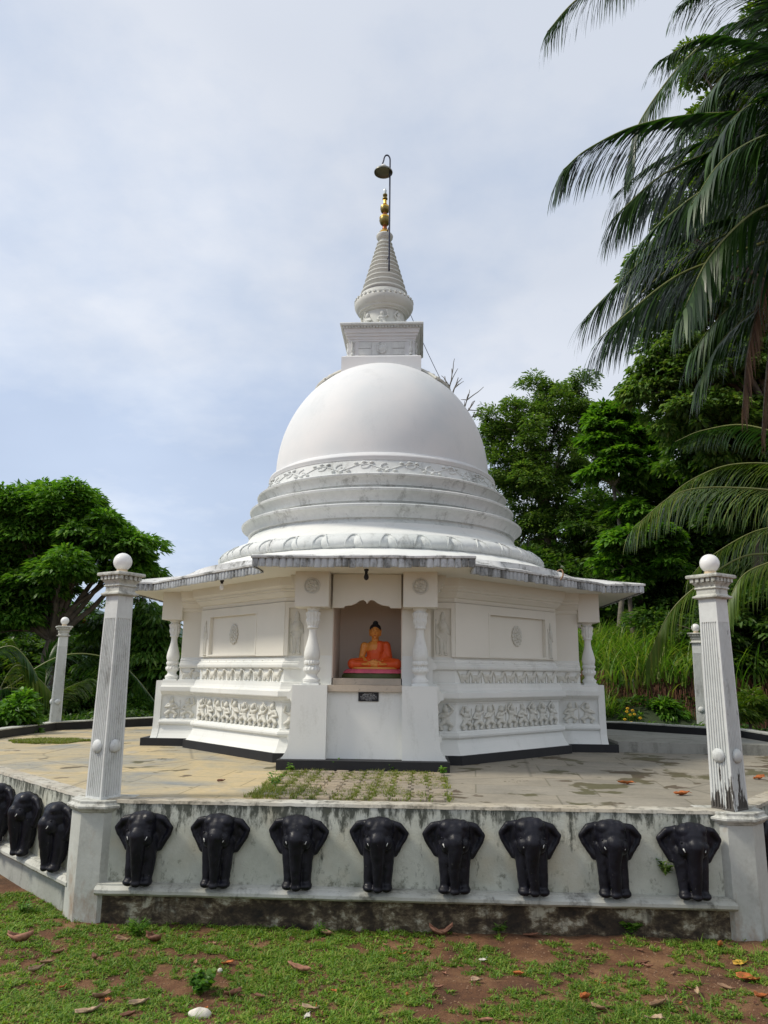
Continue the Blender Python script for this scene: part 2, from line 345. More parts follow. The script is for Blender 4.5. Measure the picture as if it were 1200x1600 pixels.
for k, c in dict(tan=(0.27, 0.16, 0.09), brown=(0.15, 0.062, 0.032), pale=(0.40, 0.28, 0.18), orange=(0.44, 0.13, 0.03), white=(0.62, 0.58, 0.50), yellow=(0.56, 0.33, 0.04), pink=(0.30, 0.14, 0.085)).items():
    M_dryleaf[k] = simple('dry_leaf_'+k, c, 0.7, var=0.3, scale=25, bs=0.3)
def soilmat():
    m, t, b = newmat('red_soil'); v = wcoords(t)
    c = ramp(t, tnoise(t, v, 3.0, 8, 0.7), [(0.3, (0.06, 0.024, 0.010)), (0.5, (0.15, 0.066, 0.027)), (0.72, (0.30, 0.165, 0.075))])
    c = mix(t, ramp(t, tnoise(t, v, 60, 4, 0.7), [(0.5, g3(0)), (0.75, g3(0.7))]), c, (0.05, 0.022, 0.012))
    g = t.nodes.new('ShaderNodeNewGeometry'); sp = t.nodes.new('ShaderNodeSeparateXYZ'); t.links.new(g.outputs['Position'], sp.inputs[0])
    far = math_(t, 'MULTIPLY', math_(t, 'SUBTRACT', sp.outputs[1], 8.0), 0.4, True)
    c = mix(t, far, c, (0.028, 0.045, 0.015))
    t.links.new(c, b.inputs['Base Color']); b.inputs['Roughness'].default_value = 0.95; bump(t, b, tnoise(t, v, 55, 8, 0.75), 0.9, 0.02); return m
M_soil = soilmat()
def floormat():
    m, t, b = newmat('terrace_floor'); v = wcoords(t)
    g = t.nodes.new('ShaderNodeNewGeometry'); sp = t.nodes.new('ShaderNodeSeparateXYZ'); t.links.new(g.outputs['Position'], sp.inputs[0])
    c = ramp(t, tnoise(t, v, 0.95, 6, 0.6, 0.5), [(0.32, (0.27, 0.28, 0.26)), (0.46, (0.43, 0.37, 0.25)), (0.60, (0.56, 0.44, 0.24)), (0.72, (0.46, 0.40, 0.29))])
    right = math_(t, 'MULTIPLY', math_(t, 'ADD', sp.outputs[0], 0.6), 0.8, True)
    c = mix(t, right, c, mix(t, ramp(t, tnoise(t, v, 1.3, 6, 0.6), [(0.35, g3(0)), (0.65, g3(1))]), (0.26, 0.235, 0.185), (0.36, 0.32, 0.25)))  # tree shade over the right side, put into the floor colour
    bk = nnode(t, 'ShaderNodeTexBrick', Scale=0.42); bk.offset = 0.35; bk.inputs['Color1'].default_value = (1, 1, 1, 1); bk.inputs['Color2'].default_value = (0.80, 0.84, 0.90, 1); bk.inputs['Mortar'].default_value = (0.55, 0.55, 0.5, 1); bk.inputs['Mortar Size'].default_value = 0.004; bk.inputs['Bias'].default_value = -0.2
    mp_ = t.nodes.new('ShaderNodeMapping'); mp_.inputs['Rotation'].default_value = (0, 0, 0.12); t.links.new(v, mp_.inputs[0]); t.links.new(mp_.outputs[0], bk.inputs['Vector']); c = mix(t, 0.8, c, bk.outputs['Color'], 'MULTIPLY')
    # damp algae stains, many on the right and few on the left
    st = math_(t, 'ADD', tnoise(t, v, 2.1, 4, 0.5, 0.4), math_(t, 'MULTIPLY', right, 0.055))
    c = mix(t, ramp(t, st, [(0.625, g3(0)), (0.645, g3(0.85))]), c, ramp(t, tnoise(t, v, 1.1, 2), [(0.4, (0.075, 0.045, 0.022)), (0.6, (0.08, 0.075, 0.022))]))
    c = mix(t, 0.5, c, ramp(t, tnoise(t, v, 18, 8, 0.75), [(0.3, g3(0.6)), (0.7, g3(1.1))]), 'MULTIPLY')
    vo = nnode(t, 'ShaderNodeTexVoronoi', Scale=0.42, feature='DISTANCE_TO_EDGE'); t.links.new(v, vo.inputs['Vector'])
    c = mix(t, ramp(t, vo.outputs[0], [(0.0, g3(0.5)), (0.012, g3(0))]), c, (0.10, 0.09, 0.07))
    t.links.new(c, b.inputs['Base Color']); b.inputs['Roughness'].default_value = 0.7; bump(t, b, tnoise(t, v, 25, 6, 0.7), 0.3, 0.01); return m
M_floor = floormat()
M_paver = plaster('paver', (0.40, 0.32, 0.22), (0.27, 0.24, 0.19), stain=(0.07, 0.06, 0.04), lo=0.5, hi=0.65, amount=0.7, streak=0, sscale=3, bs=0.6)
M_step = plaster('step_concrete', (0.34, 0.33, 0.29), (0.24, 0.24, 0.21), stain=(0.07, 0.07, 0.055), lo=0.5, hi=0.65, amount=0.6, sscale=1.2, bs=0.5)

# ------------------------------------------------------------------ ground, terrace
ZF = -1.15; ZG = -2.15
WA = -rad(2.95); WO = np.array([0.25, 6.92])
wd = np.array([math.cos(WA), math.sin(WA)]); wn = np.array([-wd[1], wd[0]])     # along the wall, and backwards
PL = WO-2.81*wd+0.14*wn; PR = WO+2.81*wd+0.14*wn
LD = np.array([-0.700, 0.714]); RD = np.array([0.655, 0.755])
CL = np.array([-6.25, 11.0]); CR = np.array([6.3, 10.6])
TF = [tuple(PL), tuple(PR), tuple(CR), (6.06, 12.5), (-6.42, 12.5), tuple(CL)]                      # level front part
TR = [(-6.42, 12.5, ZF), (6.06, 12.5, ZF), (5.95, 12.85, ZF), (4.5, 14.2, ZF), (2.7, 16.0, ZF-0.06), (0.0, 19.4, ZF-0.16), (-4.9, 18.9, ZF-0.16), (-6.88, 16.3, ZF-0.12)]
def ground_z(x, y):
    z = ZG+0.035*mnoise.noise(Vector((x*1.3, y*1.3, 0)))+0.012*mnoise.noise(Vector((x*6, y*6, 3)))+0.006*mnoise.noise(Vector((x*19, y*19, 5)))
    if y > 9 and (x < -6.75 or x > 6.2 or y > 19.3 or (y > 16.5 and x > 2.6) or (y > 14.5 and x > 4.6)): z += 0.9*min(1, (y-9)/6)*(1 if abs(x) > 4 else 1) if y < 60 else 0.9
    if y > 17 or x > 8: z += 1.2*max(0, min(1, (x-3)/3))*min(1, max(0, max(y-15, x-8)/5))
    return z
xs = np.unique(np.concatenate([np.array([-900, -500, -250, -120, -70, -45, -30, -22]), np.arange(-18, -5, 1.0), np.arange(-5, 5.01, 0.045), np.arange(5.5, 18, 0.6), np.array([20, 25, 35, 50, 80, 150, 300, 500, 900])]))
ys = np.unique(np.concatenate([np.array([-900, -400, -150, -60, -25, -12, -6, -2, 1, 3]), np.arange(3.8, 7.6, 0.045), np.arange(8, 24, 0.7), np.array([26, 30, 36, 45, 60, 80, 120, 200, 400, 900])]))
V = np.array([(x, y, ground_z(x, y)) for y in ys for x in xs]); nx = len(xs)
F = np.array([(j*nx+i, j*nx+i+1, (j+1)*nx+i+1, (j+1)*nx+i) for j in range(len(ys)-1) for i in range(nx-1)])
tag(mkobj('ground', V, F, M_soil, smooth=180), kind='structure')
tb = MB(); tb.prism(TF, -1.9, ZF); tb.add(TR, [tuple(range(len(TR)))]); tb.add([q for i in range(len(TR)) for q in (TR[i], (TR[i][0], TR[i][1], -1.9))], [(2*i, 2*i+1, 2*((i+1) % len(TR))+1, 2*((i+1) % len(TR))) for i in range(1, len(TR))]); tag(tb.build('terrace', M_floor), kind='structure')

# retaining walls: body, cap, ledge, base
def wall_seg(name, label, p0, p1, basem):
    d = (p1-p0); Ln = np.linalg.norm(d); d /= Ln; a = math.atan2(d[1], d[0])
    t = thing(name, label, 'wall', (p0[0], p0[1], ZG), a)
    h = ZF-ZG; K = int(Ln/0.05)
    b = MB(); b.box(0, Ln, 0, 0.16, 0.2, h-0.012); b.build('wall_face', M_wall, t)
    c = MB(); P = []                        # rough cap: a strip with an uneven edge
    for i in range(K+1):
        x = Ln*i/K; j = 0.008*mnoise.noise(Vector((x*5, a, 0))); k = 0.006*mnoise.noise(Vector((x*13, a, 4)))
        P.append([(x, -0.006+j, h-0.02+k), (x, 0.0+j, h+0.006+k), (x, 0.17, h+0.008+k), (x, 0.19, h-0.02)])
    vv = [q for r in P for q in r]; ff = []
    for i in range(K): ff += [(4*i+j, 4*i+4+j, 4*i+5+j, 4*i+1+j) for j in range(3)]
    c.add(vv, ff); c.build('cap', M_top, t, 50)
    l = MB(); pr = [(0.0, -0.03), (-0.05, -0.035), (-0.085, -0.025), (-0.105, -0.005), (-0.105, 0.02), (-0.088, 0.038), (-0.055, 0.046), (-0.055, 0.058), (-0.02, 0.064), (0.0, 0.064)]
    zl = -1.882-ZG; vv = []; ff = []; n = len(pr)
    for i in range(K+1):
        x = Ln*i/K; j = 0.003*mnoise.noise(Vector((x*4, a, 9)))
        vv += [(x, py+j, zl+pz+j) for py, pz in pr]
    for i in range(K): ff += [(i*n+j, i*n+n+j, i*n+n+j+1, i*n+j+1) for j in range(n-1)]
    ff += [tuple(range(n)), tuple(range(K*n+n-1, K*n-1, -1))]
    l.add(vv, ff); l.build('ledge', M_ledge, t, 40)
    g = MB(); g.box(0, Ln, -0.02, 0.16, -0.25, zl-0.03); g.build('base', basem, t); return t, a
f0 = WO-2.72*wd; f1 = WO+2.72*wd
wall_seg('retaining_wall', 'mould stained white front retaining wall carrying the row of black elephants', f0, f1, M_base)
l0 = PL+np.array([-0.17, 0.02]); l1 = l0+LD*4.7
wL, aL = wall_seg('retaining_wall', 'receding white retaining wall left of the left lamp pillar with pale base', l1, l0, M_sidebase)
r0 = PR+np.array([0.2, 0.03]); r1 = r0+RD*4.9
wR, aR = wall_seg('retaining_wall', 'receding dark retaining wall at the right edge behind the right lamp pillar', r0, r1, M_sidebase)

# kerb at the rear of the terrace
def kerb(label, pts):                    # pts: x, y, height of the kerb top
    t = thing('low_wall', label, 'wall', (pts[0][0], pts[0][1], ZF))
    o = np.array(pts[0][:2]); A = MB(); B = MB(); zt = [p[2]-ZF for p in pts]
    pts = [np.array(p[:2])-o for p in pts]; nrm_ = []
    for i in range(len(pts)):
        ns = []
        for a, b in ((i-1, i), (i, i+1)):
            if a >= 0 and b < len(pts):
                d = pts[b]-pts[a]; d = d/np.linalg.norm(d); ns.append(np.array([d[1], -d[0]]))
        m = sum(ns); m = m/np.linalg.norm(m); nrm_.append(m/(m@ns[0]))
    for i in range(len(pts)-1):
        for bb, w0, w1, top in ((A, 0, 0.2, 0), (B, -0.012, 0.212, 1)):
            q = [pts[i]-nrm_[i]*w0, pts[i+1]-nrm_[i+1]*w0, pts[i+1]-nrm_[i+1]*w1, pts[i]-nrm_[i]*w1]; zz = [zt[i], zt[i+1], zt[i+1], zt[i]]
            lo_ = [z-0.02 for z in zz] if top else [-0.5]*4; hi_ = zz if top else [z-0.0205 for z in zz]
            v = [(x[0], x[1], z) for x, z in zip(q, lo_)]+[(x[0], x[1], z) for x, z in zip(q, hi_)]
            bb.add(v, [(3, 2, 1, 0), (4, 5, 6, 7), (0, 1, 5, 4), (1, 2, 6, 5), (2, 3, 7, 6), (3, 0, 4, 7)])
    A.build('kerb_face', M_black, t); B.build('kerb_top', M_ledge, t)
kerb('black kerb wall with white top curving behind the terrace on the left', [(CL[0], CL[1], -0.96), (-6.88, 16.3, -1.10), (-4.9, 18.9, -1.10), (-0.3, 19.5, -1.15)])
kerb('black kerb wall behind the terrace on the right below the grassy bank', [(0.0, 19.4, -1.12), (2.7, 16.0, -0.93), (4.45, 14.2, -0.86), (5.95, 12.75, -0.87), (6.3, 10.6, -0.93)])
b = MB(); p = [(3.59, 11.74), (6.0, 11.35), (5.93, 12.74), (4.43, 14.18), (3.4, 15.2), (2.4, 15.2), (3.66, 13.7)]
b.prism(p, -0.02, 0.15); st = b.build('concrete_step', M_step); st.location = (0, 0, ZF)
tag(st, 'low grey concrete step beside the right side of the stupa', 'step')

# ------------------------------------------------------------------ lamp pillars
def rosette(mb, c, nrm_rz, r):
    M = Mt(c, nrm_rz); K = []
    mb.lathe([(r, 0), (r, 0.012), (r*0.85, 0.02), (r*0.6, 0.03), (r*0.3, 0.036), (0.001, 0.037)], 20, M @ Matrix.Rotation(rad(90), 4, 'X'))
def lamp_pillar(label, loc, rz, pier_rz, pier=True, worn=False, zo_=0.0):
    t = thing('lamp_pillar', label, 'lamp pillar', (loc[0], loc[1], ZG if pier else ZF), rz, None)
    zo = (ZF-ZG) if pier else zo_
    if pier:
        R = Matrix.Rotation(pier_rz-rz, 4, 'Z')
        def pp(e):
            w = 0.105+e*0.4; d = 0.19+e
            return [(-w, -d), (w, -d), (w+0.155+e*0.5, -d+0.155+e*0.3), (w+0.155+e*0.5, 0.17+e), (-w-0.155-e*0.5, 0.17+e), (-w-0.155-e*0.5, -d+0.155+e*0.3)]
        q = MB(); q.rings([(pp(0), -0.25), (pp(0), zo-0.10)], M=R); q.build('pier', M_pier, t)
        q = MB(); q.rings([(pp(0.0), zo-0.0995), (pp(0.012), zo-0.09), (pp(0.02), zo-0.075), (pp(0.035), zo-0.07), (pp(0.045), zo-0.055), (pp(0.045), zo-0.04), (pp(0.03), zo-0.03), (pp(0.02), zo-0.02), (pp(0.02), zo), (pp(0.008), zo+0.004)], M=R); q.build('pier_cap', M_capital, t)
    hs = 1.84; s0, s1 = 0.108, 0.088           # shaft height, half widths at foot and top
    q = MB(); n = 7; lv = [(0, 0), (0.0, hs*0.9), (1, hs*0.9001), (1, hs)]
    def sec(h, flat):
        s = s0+(s1-s0)*h/hs; P = []
        for k in range(4):
            a = k*math.pi/2; e = (-s, -s); pts = [(-s, -s)]; m = s*0.84; w = 2*m/n
            for i in range(n):
                x0 = -m+i*w; dp = 0 if flat else 0.10*s
                pts += [(x0+w*0.12, -s), (x0+w*0.3, -s+dp), (x0+w*0.7, -s+dp), (x0+w*0.88, -s)]
            P += [(x*math.cos(a)-y*math.sin(a), x*math.sin(a)+y*math.cos(a)) for x, y in pts]
        return P
    q.rings([(sec(0, 1), zo), (sec(0.02, 1), zo+0.02), (sec(0.03, 0), zo+0.025)]+[(sec(hs*0.88*k/14, 0), zo+hs*0.88*k/14) for k in range(1, 15)]+[(sec(hs*0.885, 1), zo+hs*0.885), (sec(hs, 1), zo+hs)])
    q.build('shaft', M_pillar if not worn else M_worn, t)
    def sq(h): return [(-h, -h), (h, -h), (h, h), (-h, h)]
    z = zo+hs; q = MB()
    q.rings([(sq(x), z+y) for x, y in [(s1, -0.002), (0.112, 0.004), (0.125, 0.012), (0.125, 0.024), (0.105, 0.034), (0.096, 0.045), (0.096, 0.085), (0.110, 0.095), (0.106, 0.105), (0.100, 0.112), (0.106, 0.125), (0.122, 0.146), (0.122, 0.152)]])
    q.rings([(sq(x), z+y) for x, y in [(0.120, 0.1525), (0.120, 0.188)]])
    for k in range(4):
        for i in range(5):
            x = -0.108+i*0.054; M = Matrix.Rotation(k*math.pi/2, 4, 'Z'); q.box(x-0.016, x+0.016, -0.142, -0.118, z+0.154, z+0.188, M)
    q.rings([(sq(x), z+y) for x, y in [(0.146, 0.189), (0.158, 0.194), (0.160, 0.208), (0.157, 0.221), (0.146, 0.225)]])
    q.build('capital', M_capital, t)
    z += 0.224; q = MB(); q.lathe([(0.052, 0), (0.056, 0.012), (0.05, 0.03), (0.048, 0.05)], 24, Mt((0, 0, z))); q.build('collar', M_collar, t, 40)
    q = MB(); q.ball((0, 0, z+0.112), 0.088, 32, 20); q.build('globe', M_globe, t, 180)
    for k in (0, -1, 1):                    # bosses on the faces that show
        s = s0-0.002; M = Matrix.Rotation(k*math.pi/2, 4, 'Z'); q = MB()
        q.lathe([(0.060, 0), (0.060, 0.008), (0.050, 0.021), (0.034, 0.030), (0.014, 0.035), (0.001, 0.036)], 24, M @ Mt((0, -s, zo+0.46)) @ Matrix.Rotation(rad(90), 4, 'X'))
        q.build('boss', M_pillar, t, 60)
    return t
def worn_mat():
    m = plaster('peeling_pillar_paint', (0.68, 0.69, 0.67), (0.58, 0.60, 0.58), stain=(0.16, 0.15, 0.12), lo=0.58, hi=0.72, amount=0.5, sscale=2.5, bs=0.4); t = m.node_tree; b = t.nodes['Principled BSDF']
    c = b.inputs['Base Color'].links[0].from_socket; g = t.nodes.new('ShaderNodeNewGeometry'); sp = t.nodes.new('ShaderNodeSeparateXYZ'); t.links.new(g.outputs['Position'], sp.inputs[0])
    h = math_(t, 'MULTIPLY', math_(t, 'SUBTRACT', -0.55, sp.outputs[2]), 1.6, True)      # the foot sheds its paint
    n_ = math_(t, 'ADD', tnoise(t, wcoords(t, (1, 1, 0.16)), 24, 6, 0.6), math_(t, 'MULTIPLY', math_(t, 'MULTIPLY', h, h), 0.30))
    t.links.new(mix(t, ramp(t, n_, [(0.665, g3(0)), (0.695, g3(0.92))]), c, (0.032, 0.022, 0.014)), b.inputs['Base Color']); return m
M_worn = worn_mat()
GP = 'white fluted lamp pillars'
M_capital = plaster('dirty_capital', (0.62, 0.62, 0.57), (0.44, 0.44, 0.38), stain=(0.10, 0.095, 0.07), lo=0.48, hi=0.64, amount=0.7, streak=0, sscale=3.5, bs=0.4)
p1 = lamp_pillar('tall fluted white pillar with round globe, front left', (PL[0], PL[1]), rad(-32), WA, worn=False); p1['label'] = 'near left fluted white lamp pillar with round globe, standing on its pier beside the elephants'
p2 = lamp_pillar('near right fluted white lamp pillar with peeling black stained foot and globe', (PR[0], PR[1]), rad(34), WA, worn=True)
p3 = lamp_pillar('smaller far lamp pillar standing on the black kerb in front of the left trees', (-6.98, 16.45), rad(-60), 0, pier=False)
p4 = lamp_pillar('far lamp pillar half hidden behind the near right pillar', (6.80, 16.3), rad(60), 0, pier=False, zo_=-0.02)
for q in (p1, p2, p3, p4): q['group'] = GP

# ------------------------------------------------------------------ elephants
def elephant_mesh():
    m = MB()
    m.ball((0, -0.10, 0.47), (0.130, 0.125, 0.125)); m.ball((0, -0.02, 0.42), (0.14, 0.09, 0.15))
    for s in (-1, 1):
        m.ball((s*0.058, -0.115, 0.530), (0.072, 0.085, 0.060)); m.ball((s*0.07, -0.155, 0.40), (0.055, 0.06, 0.07))
        m.cap((s*0.072, -0.07, 0.36), (s*0.076, -0.095, 0.07), 0.070, 0.048); m.ball((s*0.080, -0.112, 0.032), (0.056, 0.062, 0.036))
        # ear: folded top rim, a hollow plate and a lower lobe
        m.cap((s*0.11, -0.055, 0.535), (s*0.185, -0.055, 0.520), 0.03, 0.030); m.cap((s*0.185, -0.055, 0.520), (s*0.248, -0.045, 0.455), 0.030, 0.022)
        m.cap((s*0.248, -0.045, 0.455), (s*0.225, -0.045, 0.40), 0.022, 0.022); m.cap((s*0.225, -0.045, 0.40), (s*0.145, -0.045, 0.29), 0.020, 0.028); m.cap((s*0.13, -0.035, 0.50), (s*0.14, -0.035, 0.34), 0.05, 0.03)
        m.ball((s*0.175, -0.03, 0.44), (0.065, 0.024, 0.085))
    m.ball((0, -0.03, 0.28), (0.118, 0.07, 0.24))
    m.cap((0, -0.185, 0.42), (0.0, -0.175, 0.26), 0.075, 0.056); m.cap((0.0, -0.175, 0.26), (0.004, -0.16, 0.06), 0.056, 0.038); m.ball((0.004, -0.165, 0.03), (0.045, 0.04, 0.03))
    V, F = blob(m, 0.0085, 4, 0.5); V[:, 1] = np.minimum(V[:, 1], 0.01); return V, F
EV, EF = elephant_mesh()
def evar(k):                               # hand cast: no two quite the same
    V = EV.copy()
    for i, p in enumerate(EV):
        a = Vector((p[0]*5+k*7, p[1]*5, p[2]*5)); c = mnoise.noise_vector(a)*0.011+mnoise.noise_vector(a*4)*0.0028; w = min(1.0, max(0.0, -p[1]/0.03)); V[i] = (p[0]+c.x+0.012*math.sin(k*2.1)*p[2]/0.6*w, p[1]+c.y*w, p[2]+c.z*min(1, p[2]/0.1))
    return V
ep = thing('elephant_statue', 'x', 'elephant statue', (0, 0, 0), 0, 'black elephant reliefs along the retaining wall')
mkobj('body', evar(0), EF, M_eleph, ep, 180)
for s in (-1, 1):
    q = MB(); q.ball((s*0.098, -0.186, 0.452), (0.010, 0.008, 0.007), 10, 6); q.build('eye', M_eleph, ep, 180)
    q = MB(); q.cap((s*0.088, -0.205, 0.405), (s*0.080, -0.216, 0.385), 0.006 if s < 0 else 0.0045, 0.0035, 8); q.build('tusk', M_chip, ep, 180)
tz = -1.882+0.062
exs = [226, 344, 469, 592, 708, 829, 952, 1074]
elab = ['black elephant relief nearest the left pier on the front wall', 'second black elephant from the left pier on the front wall', 'third black elephant from the left pier on the front wall', 'fourth elephant from the left pier, just left of the wall middle below the doorless shrine',
        'fifth elephant from the left pier, just right of the wall middle', 'third black elephant from the right pier on the front wall', 'second black elephant from the right pier on the front wall', 'black elephant nearest the right pier with a green sprig growing beside it']
first = True
for i, (px, lb) in enumerate(zip(exs, elab)):
    d = ray(px, 1330); t_ = (WO@wn)/(d[:2]@wn); pos = d[:2]*t_; o = ep if first else dup(ep); first = False
    o.location = (pos[0], pos[1], tz); o.rotation_euler = (0, 0, WA+rad(random.uniform(-2, 2))); o['label'] = lb
    if i: [c for c in bpy.data.objects if c.parent == o and c.name.startswith('body')][0].data = mkmesh('body', evar(i), EF, M_eleph)
    k = random.uniform(0.96, 1.03); o.scale = (k, 1, random.uniform(0.98, 1.01)*1.02)
lw = [(0.36, 'rightmost elephant on the receding left wall, partly behind the left pier'), (1.16, 'middle elephant on the receding left wall, seen side on'), (1.93, 'elephant cut by the left edge of the picture on the receding left wall')]
for s, lb in lw:
    p = l0+LD*s; o = dup(ep); o.location = (p[0], p[1], tz); o.rotation_euler = (0, 0, aL); o['label'] = lb; o.scale = (1, 1, 1)
for s, lb in [(0.40, 'dark elephant behind the right pier on the receding right wall')]:
    p = r0+RD*s; o = dup(ep); o.location = (p[0], p[1], tz); o.rotation_euler = (0, 0, aR); o['label'] = lb; o.scale = (1, 1, 1)

# ------------------------------------------------------------------ STUPA
SC = np.array([-0.04, 12.85]); STH = rad(2.9); ZB = ZF
ST = thing('stupa', 'white domed stupa with ringed base, tall spire and arched shrine porch', 'stupa', (SC[0], SC[1], ZB), -STH)
SH = (0, 0, -ZB)
def SW(u, v, z): c, s = math.cos(STH), math.sin(STH); return (SC[0]+u*c+v*s, SC[1]-u*s+v*c, z)
def rot4(P):
    out = []
    for k in range(4):
        a = k*math.pi/2; out += [(x*math.cos(a)-y*math.sin(a), x*math.sin(a)+y*math.cos(a)) for x, y in P]
    return out
def core(o, F=3.42, w=1.03, ap=2.93):
    a = ap+o; vx = a*math.tan(rad(22.5))
    return rot4([(-(w+o), -a), (-(w+o), -F), (w+o, -F), (w+o, -a), (vx, -a)]+[]) if False else rot4([(-vx, -a), (-(w+o), -a), (-(w+o), -F), (w+o, -F), (w+o, -a), (vx, -a)])
q = MB(); q.rings([(core(0, 3.66), ZF-0.02), (core(0, 3.66), ZF+0.115)]); q.build('black_plinth', M_black, ST, shift=SH)
prof = [(-0.035, -1.035), (-0.05, -1.02), (-0.085, -0.97), (-0.115, -0.90), (-0.13, -0.85), (-0.13, -0.838), (-0.105, -0.836), (-0.088, -0.822), (-0.082, -0.80), (-0.088, -0.778), (-0.105, -0.765), (-0.13, -0.762), (-0.135, -0.742), (-0.165, -0.74),
        (-0.165, -0.40), (-0.145, -0.398), (-0.145, -0.385), (-0.12, -0.372), (-0.10, -0.35), (-0.095, -0.335), (-0.065, -0.333), (-0.06, -0.32), (-0.06, -0.262), (-0.075, -0.25), (-0.10, -0.235), (-0.115, -0.20), (-0.12, -0.166)]
q = MB(); q.rings([(core(o), z) for o, z in prof]); q.build('lower_wall', M_white, ST, shift=SH)
def upper(o, nich=True, F=3.17, w=1.04, ap=2.95):
    a = ap+o; vx = a*math.tan(rad(22.5)); W_ = w+o
    return rot4([(-vx, -a), (-W_, -a), (-W_, -F), (-0.45, -F), (-0.45, -2.35), (0.45, -2.35), (0.45, -F), (W_, -F), (W_, -a), (vx, -a)])
prof2 = [(-0.15, -0.166), (-0.15, -0.145), (-0.19, -0.143), (-0.20, -0.14), (-0.20, 0.030), (-0.17, 0.034), (-0.155, 0.05), (-0.15, 0.075), (-0.155, 0.095), (-0.175, 0.105), (-0.175, 0.12), (-0.20, 0.135), (-0.20, 0.165), (-0.225, 0.185), (-0.225, 0.20)]
q = MB(); q.rings([(upper(o), z) for o, z in prof2]); q.build('upper_base', M_white, ST, shift=SH)
prof3 = [(-0.225, 0.2003), (-0.225, 0.925), (-0.19, 0.93), (-0.18, 0.955), (-0.18, 0.985), (-0.15, 0.99), (-0.135, 1.01), (-0.10, 1.045), (-0.10, 1.065), (-0.07, 1.072), (-0.07, 1.10), (-0.04, 1.13), (-0.035, 1.16), (-0.02, 1.24)]
q = MB(); q.rings([(upper(o), z) for o, z in prof3]); q.build('upper_wall', M_cream, ST, shift=SH)
# niche liner
q = MB(); q.box(-0.45, 0.45, -2.365, -2.351, -0.08, 1.24); q.box(-0.449, -0.438, -3.16, -2.366, -0.08, 1.24); q.box(0.438, 0.449, -3.16, -2.366, -0.08, 1.24); q.build('niche', M_niche, ST, shift=SH)
# porch fronts: pedestals, columns, blocks, valance, sill (front one and two sides)
def arch_poly():
    L_ = [(-0.44, 1.235), (-0.44, 0.80), (-0.30, 0.80), (-0.285, 0.825), (-0.20, 0.835), (-0.14, 0.86), (-0.095, 0.895), (-0.05, 0.905), (-0.02, 0.885), (0.0, 0.855)]
    return L_+[(-x, z) for x, z in L_[-2::-1]]
colp = [(0.092, 0), (0.092, 0.02), (0.098, 0.024), (0.098, 0.05), (0.088, 0.058), (0.07, 0.075), (0.062, 0.10), (0.07, 0.125), (0.088, 0.14), (0.097, 0.165), (0.09, 0.19), (0.072, 0.205), (0.07, 0.225), (0.086, 0.235), (0.090, 0.255), (0.086, 0.275), (0.075, 0.285),
        (0.086, 0.31), (0.093, 0.345), (0.092, 0.38), (0.084, 0.43), (0.070, 0.49), (0.056, 0.55), (0.046, 0.61), (0.044, 0.66), (0.05, 0.685), (0.065, 0.69), (0.068, 0.70), (0.06, 0.712), (0.062, 0.74), (0.075, 0.775), (0.077, 0.80), (0.070, 0.812), (0.070, 0.83), (0.082, 0.865), (0.084, 0.89), (0.07, 0.90), (0.062, 0.915), (0.078, 0.935), (0.08, 0.957)]
def colmod(a, i):
    if i in (10, 11, 12): return 0.008*math.sin(a*14)
    if i in (14, 15, 16): return 0.005*math.sin(a*20)
    if 29 <= i <= 36: return 0.006*math.sin(a*12)
    return 0
